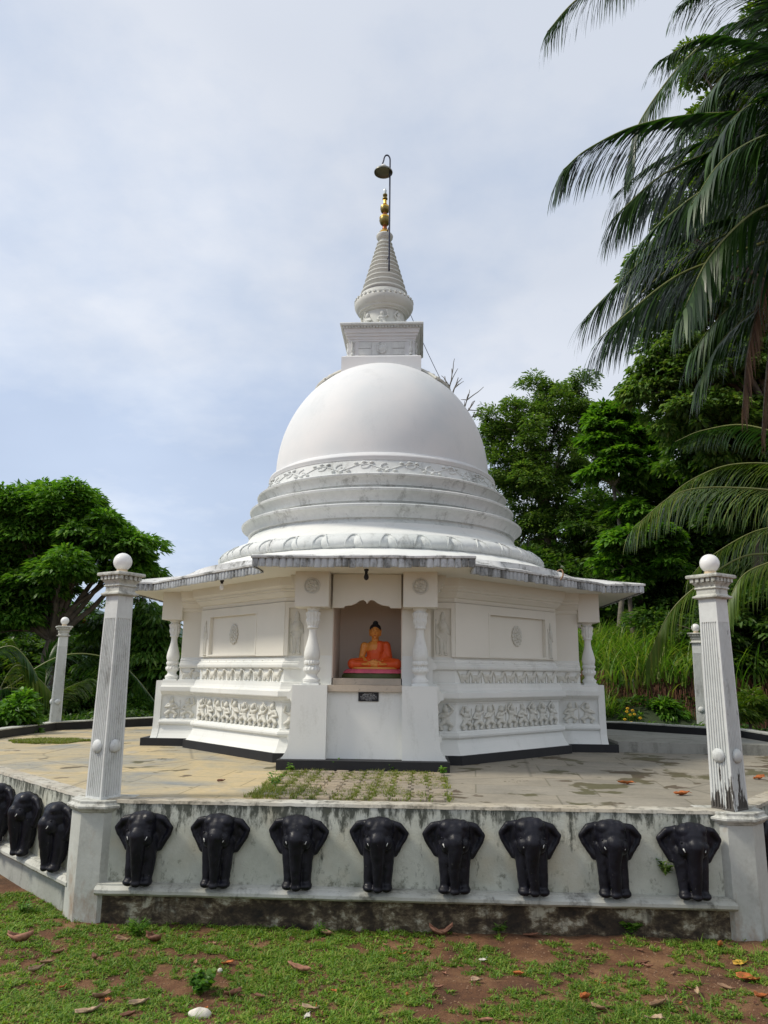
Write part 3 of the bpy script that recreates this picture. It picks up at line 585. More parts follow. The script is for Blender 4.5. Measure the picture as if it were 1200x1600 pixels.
for k, rz in enumerate((0, -math.pi/2, math.pi/2)):
    R = Matrix.Rotation(rz, 4, 'Z')
    for s in (-1, 1):
        out_ = [(0.46, -1.035), (1.005, -1.035), (0.975, -1.0), (0.945, -0.95), (0.925, -0.90), (0.915, -0.82), (0.905, -0.70), (0.895, -0.40), (0.885, -0.166), (0.46, -0.166)]
        v = [(s*x, y, z) for y in (-3.52, -3.418) for x, z in out_]; n = len(out_)
        f = [tuple(range(n)) if s > 0 else tuple(range(n-1, -1, -1)), tuple(range(2*n-1, n-1, -1)) if s > 0 else tuple(range(n, 2*n))]+[((i, n+i, n+(i+1) % n, (i+1) % n) if s > 0 else (i, (i+1) % n, n+(i+1) % n, n+i)) for i in range(n)]
        q = MB(); q.add(v, f, R); q.build('pedestal', M_white, ST, shift=SH)
        q = MB(); q.box(s*0.68-0.105, s*0.68+0.105, -3.45, -3.24, -0.1655, -0.145, R); q.lathe(colp, 56, R @ Mt((s*0.68, -3.345, -0.1455), 0, (1.10, 1.10, 0.985)), mod=colmod); c_ = q.build('column', M_white, ST, 40, SH)
        q = MB(); q.box(min(s*0.47, s*0.90), max(s*0.47, s*0.90), -3.50, -3.171, 0.797, 1.24, R); q.build('capital_block', M_cream, ST, shift=SH)
        q = MB(); M = R @ Mt((s*0.685, -3.501, 1.06)) @ Matrix.Rotation(rad(90), 4, 'X')
        q.lathe([(0.105, 0), (0.105, 0.008), (0.095, 0.012), (0.088, 0.006)], 28, M, capt=False)
        for j in range(8):
            a = j*math.pi/4; q.add(*(lambda b_: (b_.arrays()))(MB().ball((0.055*math.cos(a), 0.055*math.sin(a), 0.008), (0.025, 0.025, 0.012), 10, 6)), M)
        for j in range(5):
            a = j*2*math.pi/5; q.add(*MB().ball((0.022*math.cos(a), 0.022*math.sin(a), 0.012), (0.014, 0.014, 0.01), 8, 6).arrays(), M)
        q.add(*MB().ball((0, 0, 0), (0.088, 0.088, 0.012), 20, 6).arrays(), M)
        q.build('rosette', M_relief, ST, 60, SH)
    pl = arch_poly(); n = len(pl); v = [(x, y, z) for y in (-3.30, -3.235) for x, z in pl]
    q = MB(); q.add(v, [tuple(range(n)), tuple(range(2*n-1, n-1, -1))]+[(i, n+i, n+(i+1) % n, (i+1) % n) for i in range(n)], R); q.build('valance', M_cream, ST, shift=SH)
    q = MB(); q.box(-0.459, 0.459, -3.475, -3.12, -0.238, -0.163, R); q.build('sill', M_sill, ST, shift=SH)
    q = MB(); q.box(-0.437, 0.437, -3.15, -2.37, -0.162, -0.082, R); q.build('shelf', M_sill, ST, shift=SH)

# relief figures --------------------------------------------------
def gana(v):
    m = MB(); up = [(0.05, 0.24), (0.085, 0.22)][v % 2]
    m.ball((0, 0, 0.115), (0.045, 0.028, 0.052)); m.ball((0, -0.005, 0.17), (0.048, 0.028, 0.035)); m.ball((0.006*(v-1), -0.015, 0.225), (0.031, 0.030, 0.036)); m.ball((0, -0.005, 0.262), (0.024, 0.02, 0.018))
    m.cap((-0.04, -0.01, 0.18), (-0.075, -0.012, 0.13 if v != 1 else 0.22), 0.016, 0.013, 8); m.cap((-0.075, -0.012, 0.13 if v != 1 else 0.22), (-0.03, -0.03, 0.12 if v != 1 else 0.285), 0.013, 0.012, 8)
    m.cap((0.04, -0.01, 0.18), (0.078, -0.012, 0.2 if v == 0 else 0.14), 0.016, 0.013, 8); m.cap((0.078, -0.012, 0.2 if v == 0 else 0.14), (0.06 if v == 0 else 0.02, -0.03, 0.275 if v == 0 else 0.15), 0.013, 0.012, 8)
    for s in (-1, 1):
        m.cap((s*0.025, -0.01, 0.085), (s*0.065, -0.02, 0.055), 0.026, 0.020, 8); m.cap((s*0.065, -0.02, 0.055), (s*0.035, -0.012, 0.01), 0.020, 0.015, 8); m.ball((s*0.045, -0.02, 0.008), (0.022, 0.018, 0.01), 10, 6)
    return blob(m, 0.006, 2, 0.5)
GAN = [gana(i) for i in range(3)]
def beast(v):
    m = MB()
    m.ball((0, 0, 0.062), (0.058, 0.02, 0.034)); m.cap((0.045, -0.004, 0.075), (0.07, -0.008, 0.12), 0.024, 0.016, 8); m.ball((0.078, -0.01, 0.128), (0.026, 0.018, 0.017))
    m.cap((-0.05, 0, 0.08), (-0.085, -0.004, 0.135), 0.014, 0.008, 8)
    for x in (-0.04, -0.015, 0.03, 0.052): m.cap((x, -0.004, 0.05), (x+0.01*(v*2-1), -0.004, 0.008), 0.012, 0.009, 8)
    if v: m.ball((-0.01, -0.01, 0.08), (0.04, 0.016, 0.03))
    return blob(m, 0.006, 2, 0.5)
BST = [beast(i) for i in range(2)]
def frame(o2, right, outn):             # matrix from relief space (x right, -y out) to stupa plan
    M = Matrix.Identity(4)
    for i in range(2): M[i][0] = right[i]; M[i][1] = -outn[i]
    M[0][3] = o2[0]; M[1][3] = o2[1]; return M
def frieze(name, M, x0, x1, z, kinds, step, sc, rails=True, seed=0):
    r = random.Random(seed); q = MB(); n = max(1, round((x1-x0)/step)); st = (x1-x0)/n
    for i in range(n):
        V_, F_ = kinds[r.randrange(len(kinds))]; mir = -1 if r.random() < 0.4 and len(kinds) > 2 else 1
        F2 = F_ if mir > 0 else [tuple(reversed(f)) for f in F_]
        q.add(V_, F2, M @ Mt((x0+(i+0.5)*st, 0, z), 0, (sc*mir*1.22, sc*1.1, sc*r.uniform(0.98, 1.08))))
        if rails and i: q.tube([np.array(M @ Vector((x0+i*st, -0.002, z))), np.array(M @ Vector((x0+i*st, -0.002, z+0.25*sc)))], 0.006, 6)
    return q.build(name, M_relief, ST, 180, SH)
r2 = math.sqrt(0.5)
wingL = ((-r2, -r2), (r2, -r2)); wingR = ((r2, -r2), (r2, r2))   # outward normal, direction to the right
for (nv, rt), sd in ((wingL, 1), (wingR, 2)):
    nv = np.array(nv); rt = np.array(rt); a1 = 2.93-0.165; a2 = 2.95-0.20
    frieze('figure_frieze', frame(nv*(a1+0.004), rt, nv), -1.08, 1.08, -0.735, GAN, 0.24, 1.08, seed=sd)
    frieze('animal_frieze', frame(nv*(a2+0.003), rt, nv), -1.10, 1.10, -0.137, BST, 0.235, 1.12, seed=sd+5)
for s in (-1, 1):                        # the side porches' faces turned to the front, and the short faces beside the front porch
    M = frame((0, -(1.03-0.165)), (1, 0), (0, -1)); x0, x1 = (-3.38, -2.86) if s < 0 else (2.86, 3.38)
    frieze('figure_frieze', M, x0, x1, -0.735, GAN, 0.26, 1.08, seed=20+s)
    M = frame((0, -(1.04-0.20)), (1, 0), (0, -1)); frieze('animal_frieze', M, *((-3.14, -2.80) if s < 0 else (2.80, 3.14)), -0.137, BST, 0.2, 1.05, seed=30+s)
    M = frame((0, -(2.93-0.165)), (1, 0), (0, -1)); frieze('figure_frieze', M, *((-1.12, -0.90) if s < 0 else (0.90, 1.12)), -0.735, GAN, 0.3, 1.08, seed=40+s)
    # carved strip on the porch flank (seen edge on as knobs)
    M = frame((s*(1.03-0.165), 0), (0, s), (s, 0)); frieze('figure_frieze', M, *((-3.36, -2.86) if s > 0 else (2.86, 3.36)), -0.735, GAN, 0.25, 1.08, seed=50+s)

# wing facing with sunk panel, guardian reliefs, medallions
def guardian(w, h):
    m = MB(); m.ball((0, 0, h*0.47), (w*0.28, 0.03, h*0.2)); m.ball((0, -0.01, h*0.80), (w*0.17, 0.035, h*0.08)); m.cap((0, -0.005, h*0.88), (0, 0, h*0.96), w*0.15, w*0.07, 10)
    for s in (-1, 1):
        m.cap((s*w*0.13, 0, h*0.36), (s*w*0.12, 0, h*0.06), w*0.13, w*0.09, 10); m.cap((s*w*0.26, 0, h*0.66), (s*w*0.40, -0.005, h*0.48), w*0.09, w*0.06, 8)
        m.cap((s*w*0.40, -0.005, h*0.48), (s*w*0.22, -0.02, h*0.56 if s > 0 else h*0.4), w*0.07, w*0.055, 8); m.ball((s*w*0.16, -0.015, h*0.035), (w*0.12, 0.03, h*0.025))
    m.cap((0, 0.0, h*0.66), (0, 0, h*0.62), w*0.30, w*0.26, 10); m.cap((-w*0.38, 0, h*0.05), (-w*0.42, 0, h*0.8), w*0.05, w*0.06, 8)
    V_, F_ = blob(m, 0.008, 2, 0.5); V_[:, 1] *= 0.7; return V_, F_
GU = guardian(0.24, 0.60)
def medal(M, rx, rz):
    q = MB(); MM = M @ Matrix.Rotation(rad(90), 4, 'X')
    def el(x, y, z, a, b, c): q.add(*MB().ball((x*rx, y*rz, z), (a*rx, b*rz, c), 10, 6).arrays(), MM)
    for j in range(14):
        a = j*2*math.pi/14; el(0.8*math.cos(a), 0.8*math.sin(a), 0.004, 0.2, 0.2, 0.014)
    for j in range(9):
        a = j*2*math.pi/9+0.3; el(0.5*math.cos(a), 0.5*math.sin(a), 0.008, 0.2, 0.18, 0.02)
    for j in range(5):
        a = j*2*math.pi/5; el(0.22*math.cos(a), 0.22*math.sin(a), 0.014, 0.17, 0.16, 0.022)
    el(0, 0, 0.02, 0.15, 0.15, 0.02); el(0, 0, 0, 0.9, 0.9, 0.012); return q.build('medallion', M_relief, ST, 60, SH)
for (nv, rt), sg in ((wingL, 1), (wingR, -1)):
    nv = np.array(nv); rt = np.array(rt); M = frame(nv*(2.95-0.225+0.001), rt, nv)
    def bx(q, x0, x1, y0, y1, z0, z1):
        if sg < 0: x0, x1 = -x1, -x0
        q.box(x0, x1, y0, y1, z0, z1, M)
    q = MB(); T = -0.05                # facing slab with a sunk panel between x -0.86..0.42
    bx(q, -1.143, -0.86, T, -0.0005, 0.202, 0.923); bx(q, 0.42, 1.143, T, -0.0005, 0.202, 0.923); bx(q, -0.859, 0.419, T, -0.0005, 0.80, 0.923); bx(q, -0.859, 0.419, T, -0.0005, 0.202, 0.235)
    q.build('wall_facing', M_cream, ST, shift=SH)
    q = MB()
    for x0, x1, z0, z1 in ((-0.90, 0.46, 0.80, 0.822), (-0.90, 0.46, 0.212, 0.234), (-0.90, -0.862, 0.2345, 0.7995), (0.422, 0.46, 0.2345, 0.7995)): bx(q, x0, x1, T-0.005, T+0.002, z0, z1)
    q.build('panel_frame', M_cream, ST, shift=SH)
    medal(M @ Mt((-0.22*sg, -0.006, 0.53)), 0.12, 0.155)
    q = MB(); q.add(*GU, M @ Mt((-0.98*sg, T-0.003, 0.21), 0, (0.55, 0.7, 0.93))); q.build('guardian_relief', M_relief, ST, 180, SH)
    # figure beside the porch, between small frames
    M2 = frame((-sg*0.985, -(2.95-0.225+0.002)), (1, 0), (0, -1)); q = MB(); q.add(*GU, M2 @ Mt((0, 0, 0.215), 0, (0.95, 1, 1.0))); q.build('guardian_relief', M_relief, ST, 180, SH)
    q = MB(); xo, xi = (-0.163, 0.118) if sg > 0 else (-0.118, 0.163); T2 = T+0.004; q.box(xo, xi, T2, -0.0005, 0.842, 0.924, M2); q.box(xo, -0.112, T2, -0.0005, 0.2015, 0.8415, M2) if sg > 0 else q.box(0.112, xi, T2, -0.0005, 0.2015, 0.8415, M2); q.box(*((0.104, xi) if sg > 0 else (xo, -0.104)), T2, -0.0005, 0.2015, 0.8415, M2); q.build('wall_facing', M_cream, ST, shift=SH)

# eave and roof
EP = rot4([(-1.34, -3.52), (-1.34, -4.10), (1.34, -4.10), (1.34, -3.52)])
def insetp(P, d):
    n = len(P); out = []
    for i in range(n):
        a, b, c = np.array(P[i-1]), np.array(P[i]), np.array(P[(i+1) % n]); e1 = (b-a)/np.linalg.norm(b-a); e2 = (c-b)/np.linalg.norm(c-b)
        n1 = np.array([-e1[1], e1[0]]); n2 = np.array([-e2[1], e2[0]]); m = n1+n2; m /= np.linalg.norm(m); out.append(tuple(b+m*d/max(0.35, m@n1)))
    return out
q = MB(); q.rings([(insetp(EP, 0.03), 1.2405), (insetp(EP, 0.03), 1.30)]); q.build('soffit', M_cream, ST, shift=SH)
q = MB(); n = len(EP); r = random.Random(5)
for i in range(n):
    a, b = np.array(EP[i]), np.array(EP[(i+1) % n]); d = b-a; L_ = np.linalg.norm(d); d /= L_; nn = np.array([d[1], -d[0]]); c = max(1, round(L_/0.083)); w = L_/c
    for j in range(c):
        p0 = a+d*(j*w); pts = []; dz = r.uniform(-0.006, 0.006)
        for k in range(7): t_ = math.pi*k/6; pts.append(p0+d*(w*0.5*(1-math.cos(t_)*0.94))-nn*0.03+nn*0.028*math.sin(t_))
        m = len(pts); zs = [1.218+dz, 1.228+dz, 1.322]
        v = [(x, y, z) for z in zs for x, y in [(tuple(p_-nn*0.006) if z == zs[0] else tuple(p_)) for p_ in pts]]
        f = [(l*m+k, l*m+k+1, (l+1)*m+k+1, (l+1)*m+k) for l in range(2) for k in range(m-1)]+[tuple(range(m-1, -1, -1))]
        q.add(v, f)
q.build('eave_tiles', M_eave, ST, 50, SH)
q = MB(); lp = []
nseg = []
for i in range(n):
    a, b = np.array(EP[i]), np.array(EP[(i+1) % n]); L_ = np.linalg.norm(b-a); c = max(2, int(L_/0.12))
    for j in range(c): nseg.append(a+(b-a)*j/c)
def ringat(off, z, jit=0, circ=None):
    out = []
    for k, p_ in enumerate(nseg):
        r_ = np.linalg.norm(p_); a_ = math.atan2(p_[1], p_[0])
        if circ is not None: out.append((circ*math.cos(a_), circ*math.sin(a_), z))
        else:
            s_ = (r_+off)/r_; out.append((p_[0]*s_, p_[1]*s_, z+jit*mnoise.noise(Vector((p_[0]*3, p_[1]*3, off*9)))))
    return out
rs = [ringat(-0.02, 1.3225), ringat(0.012, 1.325, 0.006), ringat(0.016, 1.350, 0.012), ringat(-0.03, 1.366, 0.02), ringat(-0.25, 1.395, 0.03), ringat(0, 1.50, 0, 3.2), ringat(0, 1.555, 0, 2.9), ringat(0, 1.60, 0, 2.6)]
v = [p_ for rr in rs for p_ in rr]; m = len(nseg); f = [(l*m+k, l*m+(k+1) % m, (l+1)*m+(k+1) % m, (l+1)*m+k) for l in range(len(rs)-1) for k in range(m)]
q.add(v, f); q.build('roof_slope', M_tile, ST, 40, SH)

# lotus skirt, torus and rings
q = MB(); NL = 36*8
def skm(a, i): return 0.03*abs(math.sin(a*18)) if i in (0, 1, 2) else 0
q.lathe([(3.08, 1.50), (3.0, 1.545), (2.88, 1.595), (2.77, 1.655), (2.70, 1.68)], NL, None, False, False, skm); q.build('petal_skirt', M_ring if False else M_white, ST, 50, SH)
def pm(a, i):
    t_ = abs(math.cos(a*18)); return -0.045*(1-t_**0.4 if t_ < 1 else 0)*(1 if 1 <= i <= 7 else 0)
q = MB(); lt = [(2.66, 1.668), (2.725, 1.672), (2.765, 1.71), (2.775, 1.755), (2.755, 1.80), (2.715, 1.84), (2.66, 1.875), (2.60, 1.90), (2.56, 1.915)]
q.lathe(lt, NL*2, None, False, False, pm)
for j in range(36):                     # raised inner petal arches between the petals
    a0 = (j+0.5)*2*math.pi/36; pts = []
    for k in range(13):
        t_ = k/12; s_ = (t_-0.5)*2; a_ = a0+s_*math.pi/36*0.52; h = 1-abs(s_)**2.6; z_ = 1.70+0.19*h; rr = np.interp(z_, [p_[1] for p_ in lt], [p_[0] for p_ in lt])+0.004
        pts.append((rr*math.cos(a_), rr*math.sin(a_), z_))
    q.tube(pts, 0.010, 5)
q.build('lotus_petal_ring', M_ring, ST, 50, SH)
def lath(name, prof, m, n=160, parent=ST, sm=35): q = MB(); q.lathe(prof, n, None, False, False); return q.build(name, m, parent, sm, SH)
lath('upper_slope', [(2.57, 1.91), (2.54, 1.935), (2.46, 1.965), (2.37, 2.02), (2.32, 2.07), (2.30, 2.12)], M_white)
lath('base_ring', [(2.30, 2.12), (2.25, 2.185), (2.25, 2.20), (2.30, 2.205), (2.305, 2.235), (2.34, 2.285), (2.385, 2.335), (2.415, 2.342), (2.425, 2.372), (2.41, 2.385), (2.36, 2.395), (2.20, 2.41)], M_ring)
lath('base_ring', [(2.20, 2.41), (2.14, 2.46), (2.14, 2.472), (2.18, 2.477), (2.185, 2.505), (2.215, 2.555), (2.26, 2.605), (2.287, 2.612), (2.295, 2.642), (2.28, 2.655), (2.23, 2.665), (2.09, 2.68)], M_ring)
lath('base_ring', [(2.09, 2.68), (2.03, 2.73), (2.03, 2.742), (2.065, 2.747), (2.07, 2.77), (2.10, 2.815), (2.145, 2.865), (2.172, 2.870), (2.18, 2.893), (2.165, 2.905), (2.12, 2.912), (2.06, 2.916)], M_ring)
q = MB(); q.lathe([(2.06, 2.916), (2.055, 2.94), (1.975, 3.145), (1.97, 3.16)], 200, None, False, False)
def bandpt(a, t_): r_ = 2.055-0.08*t_+0.004; return (r_*math.cos(a), r_*math.sin(a), 2.94+0.205*t_)
NS = 36
for j in range(NS):                      # vine scroll: a waving stem, spiral tendrils and leaves
    a0 = j*2*math.pi/NS; da = 2*math.pi/NS; up = 1 if j % 2 else -1
    q.tube([bandpt(a0+da*k/8, 0.5+0.24*math.sin(math.pi*(j+k/8))) for k in range(9)], 0.010, 5, cap=False)
    pts = []
    for k in range(16):
        th = k/15*2.2*math.pi+math.pi*(0.5 if up > 0 else -0.5); rr = 0.36*(1-k/17); pts.append(bandpt(a0+da*(0.5+rr*0.9*math.cos(th)), 0.5-up*0.08+rr*0.95*math.sin(th)*up))
    q.tube(pts, [0.015*(1-k/30) for k in range(16)], 5)
    for (x, y) in ((0.15, 0.5-up*0.3), (0.85, 0.5-up*0.34), (0.5, 0.5-up*0.38)):
        q.ball(bandpt(a0+da*x, y), (0.036, 0.036, 0.02), 8, 6)
q.build('vine_band', M_ring, ST, 60, SH)
lath('band_moulding', [(1.97, 3.158), (1.98, 3.165), (1.985, 3.19), (1.99, 3.20), (1.995, 3.22), (1.985, 3.245), (1.955, 3.26), (1.925, 3.262), (1.92, 3.28), (1.895, 3.288), (1.88, 3.31)], M_dome)
dome = [(1.88, 3.31)]
for k in range(41):
    t_ = k/40*math.pi/2; dome.append((max(0.001, 1.88*math.cos(t_)), 3.35+2.09*math.sin(t_)))
lath('dome', dome, M_dome, 192, sm=180)
def dpt(az, el_, off=0): return ((1.88*math.cos(el_)+off*math.cos(el_))*math.cos(az), (1.88*math.cos(el_)+off*math.cos(el_))*math.sin(az), 3.35+(2.09+off)*math.sin(el_))
for az in (rad(-15), rad(195)):          # carved panels set on the dome below the square box
    q = MB(); hw = 0.40; e0_, e1_ = rad(50), rad(76)
    for e0 in (e0_, e1_): q.tube([dpt(az+x_*hw, e0, 0.02) for x_ in np.linspace(-1, 1, 13)], 0.030, 6)
    for s_ in (-1, 1): q.tube([dpt(az+s_*hw, e0, 0.02) for e0 in np.linspace(e0_, e1_, 12)], 0.030, 6)
    for i in range(7):
        for j in range(6): q.ball(dpt(az+(j-2.5)*hw*2/6.4, e0_+(i+0.6)*(e1_-e0_)/7.2, 0.012), (0.055, 0.055, 0.04), 8, 6)
    q.build('dome_panel', M_relief, ST, 60, SH)
# square box (harmika)
def sqr(h): return [(-h, -h), (h, -h), (h, h), (-h, h)]
q = MB(); q.rings([(sqr(0.70), 5.10), (sqr(0.70), 5.41), (sqr(0.685), 5.425)]); HB = q.build('box_foot', M_dome, ST, shift=SH)
q = MB(); q.rings([(sqr(h), z) for h, z in [(0.645, 5.42), (0.645, 5.45), (0.625, 5.465), (0.60, 5.47), (0.585, 5.48), (0.585, 5.74), (0.595, 5.745), (0.60, 5.78), (0.61, 5.785), (0.615, 5.83), (0.635, 5.835), (0.64, 5.88), (0.66, 5.885), (0.665, 5.92), (0.672, 5.93), (0.672, 5.965)]])
HX = q.build('square_box', M_dome, ST, shift=SH)
q = MB(); q.rings([(sqr(h), z) for h, z in [(0.70, 5.999), (0.735, 6.005), (0.74, 6.03), (0.73, 6.05)]]); q.rings([(sqr(0.674), 5.964), (sqr(0.674), 6.0)])
for k in range(4):
    R = Matrix.Rotation(k*math.pi/2, 4, 'Z')
    for j in range(26): x = -0.675+j*0.054; q.box(x-0.016, x+0.016, -0.708, -0.675, 5.966, 5.998, R)
q.build('box_cornice', M_ring, ST, shift=SH)
for k in (0, 1, 3):
    R = Matrix.Rotation(k*math.pi/2, 4, 'Z'); q = MB()
    q.box(-0.18, 0.18, -0.592, -0.584, 5.49, 5.73, R); q.lathe([(0.10, 0), (0.10, 0.012), (0.085, 0.02), (0.07, 0.012), (0.05, 0.02), (0.001, 0.03)], 24, R @ Mt((0, -0.592, 5.61)) @ Matrix.Rotation(rad(90), 4, 'X'))
    for s_ in (-1, 1):
        q.box(s_*0.30-0.11, s_*0.30+0.11, -0.600, -0.584, 5.49, 5.60, R); q.box(s_*0.30-0.11, s_*0.30+0.11, -0.600, -0.584, 5.612, 5.73, R)
        q.lathe([(0.035, 0), (0.035, 0.02), (0.02, 0.04), (0.034, 0.08), (0.03, 0.13), (0.018, 0.18), (0.03, 0.22), (0.034, 0.255)], 16, R @ Mt((s_*0.515, -0.60, 5.48)))
    q.build('box_panel', M_ring, HX, 40, shift=(0, 0, -ZB))
# drum, disc, spire
M_spire = plaster('spire_paint', (0.66, 0.66, 0.62), (0.56, 0.57, 0.53), stain=(0.22, 0.20, 0.15), lo=0.56, hi=0.75, amount=0.5, sscale=2.5, bs=0.2, fine=False)
q = MB(); q.lathe([(0.41, 6.045), (0.41, 6.07), (0.385, 6.08), (0.385, 6.50)], 48, None, False, False)
for j in range(8):
    a_ = j*math.pi/4-math.pi/2; V_, F_ = GAN[j % 3]; q.add(V_, F_, Mt((0.387*math.cos(a_), 0.387*math.sin(a_), 6.10), a_+math.pi/2, (1.3, 1.3, 1.25)))
q.build('spire_drum', M_spire, ST, 60, SH)
sp_ = [(0.385, 6.50), (0.42, 6.505), (0.43, 6.53), (0.465, 6.54), (0.475, 6.57), (0.505, 6.59), (0.52, 6.62), (0.54, 6.65), (0.552, 6.69), (0.552, 6.73), (0.535, 6.75)]
lath('spire_disc', sp_+[(0.53, 6.79), (0.50, 6.80), (0.495, 6.83), (0.46, 6.84), (0.45, 6.90)], M_spire, 72)
pr_ = []; nr = 11; z0, z1 = 6.90, 8.06; ra, rb = 0.435, 0.125
for i in range(nr):
    a_ = i/nr; b_ = (i+1)/nr; k0 = a_**0.86; k1 = b_**0.86; za = z0+(z1-z0)*k0; zb = z0+(z1-z0)*k1; r0_ = ra+(rb-ra)*k0; r1_ = ra+(rb-ra)*k1; h = zb-za
    pr_ += [(r0_-0.045, za), (r0_-0.038, za+h*0.10), (r0_, za+h*0.38), (r0_+0.004, za+h*0.5), (r0_-0.002, za+h*0.62), (r1_-0.036, za+h*0.84)]
pr_ += [(0.105, z1), (0.105, 8.09), (0.13, 8.11), (0.155, 8.15), (0.162, 8.19), (0.15, 8.215), (0.11, 8.23), (0.10, 8.24)]
lath('spire', pr_, M_spire, 64)
q = MB()
for j in range(34):
    a_ = j*2*math.pi/34; q.box(0.535, 0.557, -0.02, 0.02, 6.752, 6.79, Matrix.Rotation(a_, 4, 'Z'))
q.lathe([(0.532, 6.75), (0.535, 6.79)], 48, None, False, False); q.build('disc_dentils', M_spire, ST, shift=SH)
PN = thing('pinnacle', 'x', 'x'); del PN['label'], PN['category']; PN.parent = ST; PN.location = (0, 0, -ZB)
def pin(prof, m, nm): q = MB(); q.lathe(prof, 32); return q.build(nm, m, PN, 60)
pin([(0.10, 8.24), (0.115, 8.26), (0.09, 8.30), (0.045, 8.34)], M_gold, 'gold_foot')
pin([(0.042, 8.34), (0.05, 8.37), (0.035, 8.39), (0.05, 8.42)], M_copper, 'neck')
pin([(0.05, 8.42), (0.09, 8.47), (0.108, 8.53), (0.10, 8.575)], M_darkgold, 'bulb')
pin([(0.10, 8.575), (0.108, 8.59), (0.09, 8.62), (0.05, 8.64)], M_gold, 'rim')
pin([(0.042, 8.64), (0.035, 8.66), (0.045, 8.69)], M_copper, 'neck')
pin([(0.045, 8.69), (0.08, 8.73), (0.092, 8.78), (0.088, 8.81)], M_darkgold, 'bulb')
pin([(0.088, 8.81), (0.09, 8.83), (0.06, 8.855), (0.03, 8.86)], M_gold, 'rim')
pin([(0.03, 8.86), (0.045, 8.885), (0.03, 8.905), (0.035, 8.95), (0.025, 8.99)], M_gold, 'shaft')
pin([(0.025, 8.99), (0.05, 9.0), (0.05, 9.02), (0.028, 9.03), (0.028, 9.06), (0.045, 9.07), (0.045, 9.10), (0.02, 9.11)], M_darkgold, 'finial_ring')
pin([(0.018, 9.11), (0.028, 9.15), (0.03, 9.19), (0.012, 9.24), (0.001, 9.27)], M_glass, 'crystal')

# ------------------------------------------------------------------ lamp on the spire, cable, bulbs, plaque
pt = SW(0.11, -0.42, 7.2); LP = thing('hanging_lamp', 'dark gooseneck lamp on a thin pole rising above the spire tip', 'lamp', (pt[0], pt[1], 7.3))
q = MB(); ptop = 2.24; pts = [(0, 0.06, -0.05), (0, 0.02, 0), (0, 0, 0.1), (0, 0, ptop)]
for k in range(1, 10): t_ = math.pi*k/9; pts.append((-0.06+0.06*math.cos(t_), 0, ptop+0.11*math.sin(t_)+0.0))
pts.append((-0.15, 0, ptop-0.10)); q.tube(pts, 0.015, 8); q.build('pole', M_pole, LP, 60)
q = MB(); q.lathe([(0.05, 0.06), (0.05, 0.11), (0.03, 0.13)], 16, Mt((-0.125, 0, ptop-0.23))); q.build('lamp_holder', M_globe, LP, 60)
q = MB(); q.lathe([(0.165, -0.02), (0.175, -0.025), (0.178, -0.01), (0.16, 0.02), (0.10, 0.06), (0.04, 0.075), (0.04, 0.06), (0.10, 0.045), (0.15, 0.01), (0.165, -0.02)], 32, Mt((-0.125, 0, ptop-0.25)), False, False); q.build('lamp_shade', M_shade, LP, 50)
q = MB(); q.lathe([(0.001, 0.02), (0.14, 0.019), (0.14, 0.025), (0.001, 0.03)], 32, Mt((-0.125, 0, ptop-0.25)), False, False); q.build('lamp_glass', M_shade, LP, 50)
for z in (0.25, 0.85): q = MB(); q.tube([(0.0, 0.0, z), (-0.04, 0.2, z)], 0.01, 6); q.build('bracket', M_pole, LP)
a_ = np.array(SW(0.5, 0.1, 6.6)); b_ = np.array(SW(1.72, 0.3, 4.1)); pts = [a_+(b_-a_)*t_-np.array([0, 0, 0.12*math.sin(math.pi*t_)]) for t_ in np.linspace(0, 1, 12)]
q = MB(); q.tube([p_-a_ for p_ in pts], 0.006, 5); o = q.build('cable', M_pole); o.location = a_; tag(o, 'thin cable running from the spire disc down to the dome', 'cable')
def bulb(loc, label, m2):
    t = thing('light_fitting', label, 'light', loc); q = MB(); q.lathe([(0.028, 0), (0.028, -0.02), (0.018, -0.03), (0.018, -0.05)], 16); q.build('socket', M_black, t)
    q = MB(); q.lathe([(0.014, -0.05), (0.024, -0.07), (0.032, -0.10), (0.024, -0.128), (0.004, -0.138)], 16); q.build('bulb', m2, t, 60)
bulb(SW(0.02, -3.75, 1.2395), 'small dark bulb socket under the front eave above the shrine', M_black)
bulb(SW(-2.1, -2.55, 1.2395), 'white bulb hanging under the left eave', M_globe)
PQ = thing('plaque', 'small black plaque with white lettering on the wall below the shrine sill', 'plaque', SW(0.045, -3.421, -0.355), -STH)
q = MB(); q.box(-0.125, 0.125, -0.012, 0, 0, 0.108); q.build('plate', M_black, PQ)
q = MB(); r = random.Random(3)
for li, (w_, h_, z_) in enumerate([(0.11, 0.006, 0.090), (0.15, 0.011, 0.071), (0.20, 0.008, 0.054), (0.19, 0.007, 0.039), (0.17, 0.007, 0.025), (0.07, 0.007, 0.011)]):
    x = -w_/2
    while x < w_/2:
        c_ = r.uniform(0.006, 0.010); k = 9; sweep = r.uniform(3.6, 5.8); a0 = r.uniform(0, 6.28)      # rounded letters
        q.tube([(x+c_/2+c_*0.42*math.cos(a0+sweep*j/k), -0.0125, z_+h_*0.5+h_*0.45*math.sin(a0+sweep*j/k)) for j in range(k)], 0.0011 if li != 1 else 0.0018, 4)
        x += c_+(0.006 if r.random() < 0.22 else 0.0015)
q.build('lettering', M_white2, PQ)
# bits of fallen leaf/vine caught on the right eave
q = MB(); q.tube(spline([(0, 0, 0.12), (0.06, -0.02, 0.14), (0.07, -0.05, 0.06), (0.02, -0.06, -0.02)], 10), [0.012]*9+[0.004], 6); o = q.build('dry_vine', M_dryleaf['tan'], smooth=180); o.location = SW(2.62, -2.26, 1.30); tag(o, 'curled dry vine caught on the right eave', 'vine')

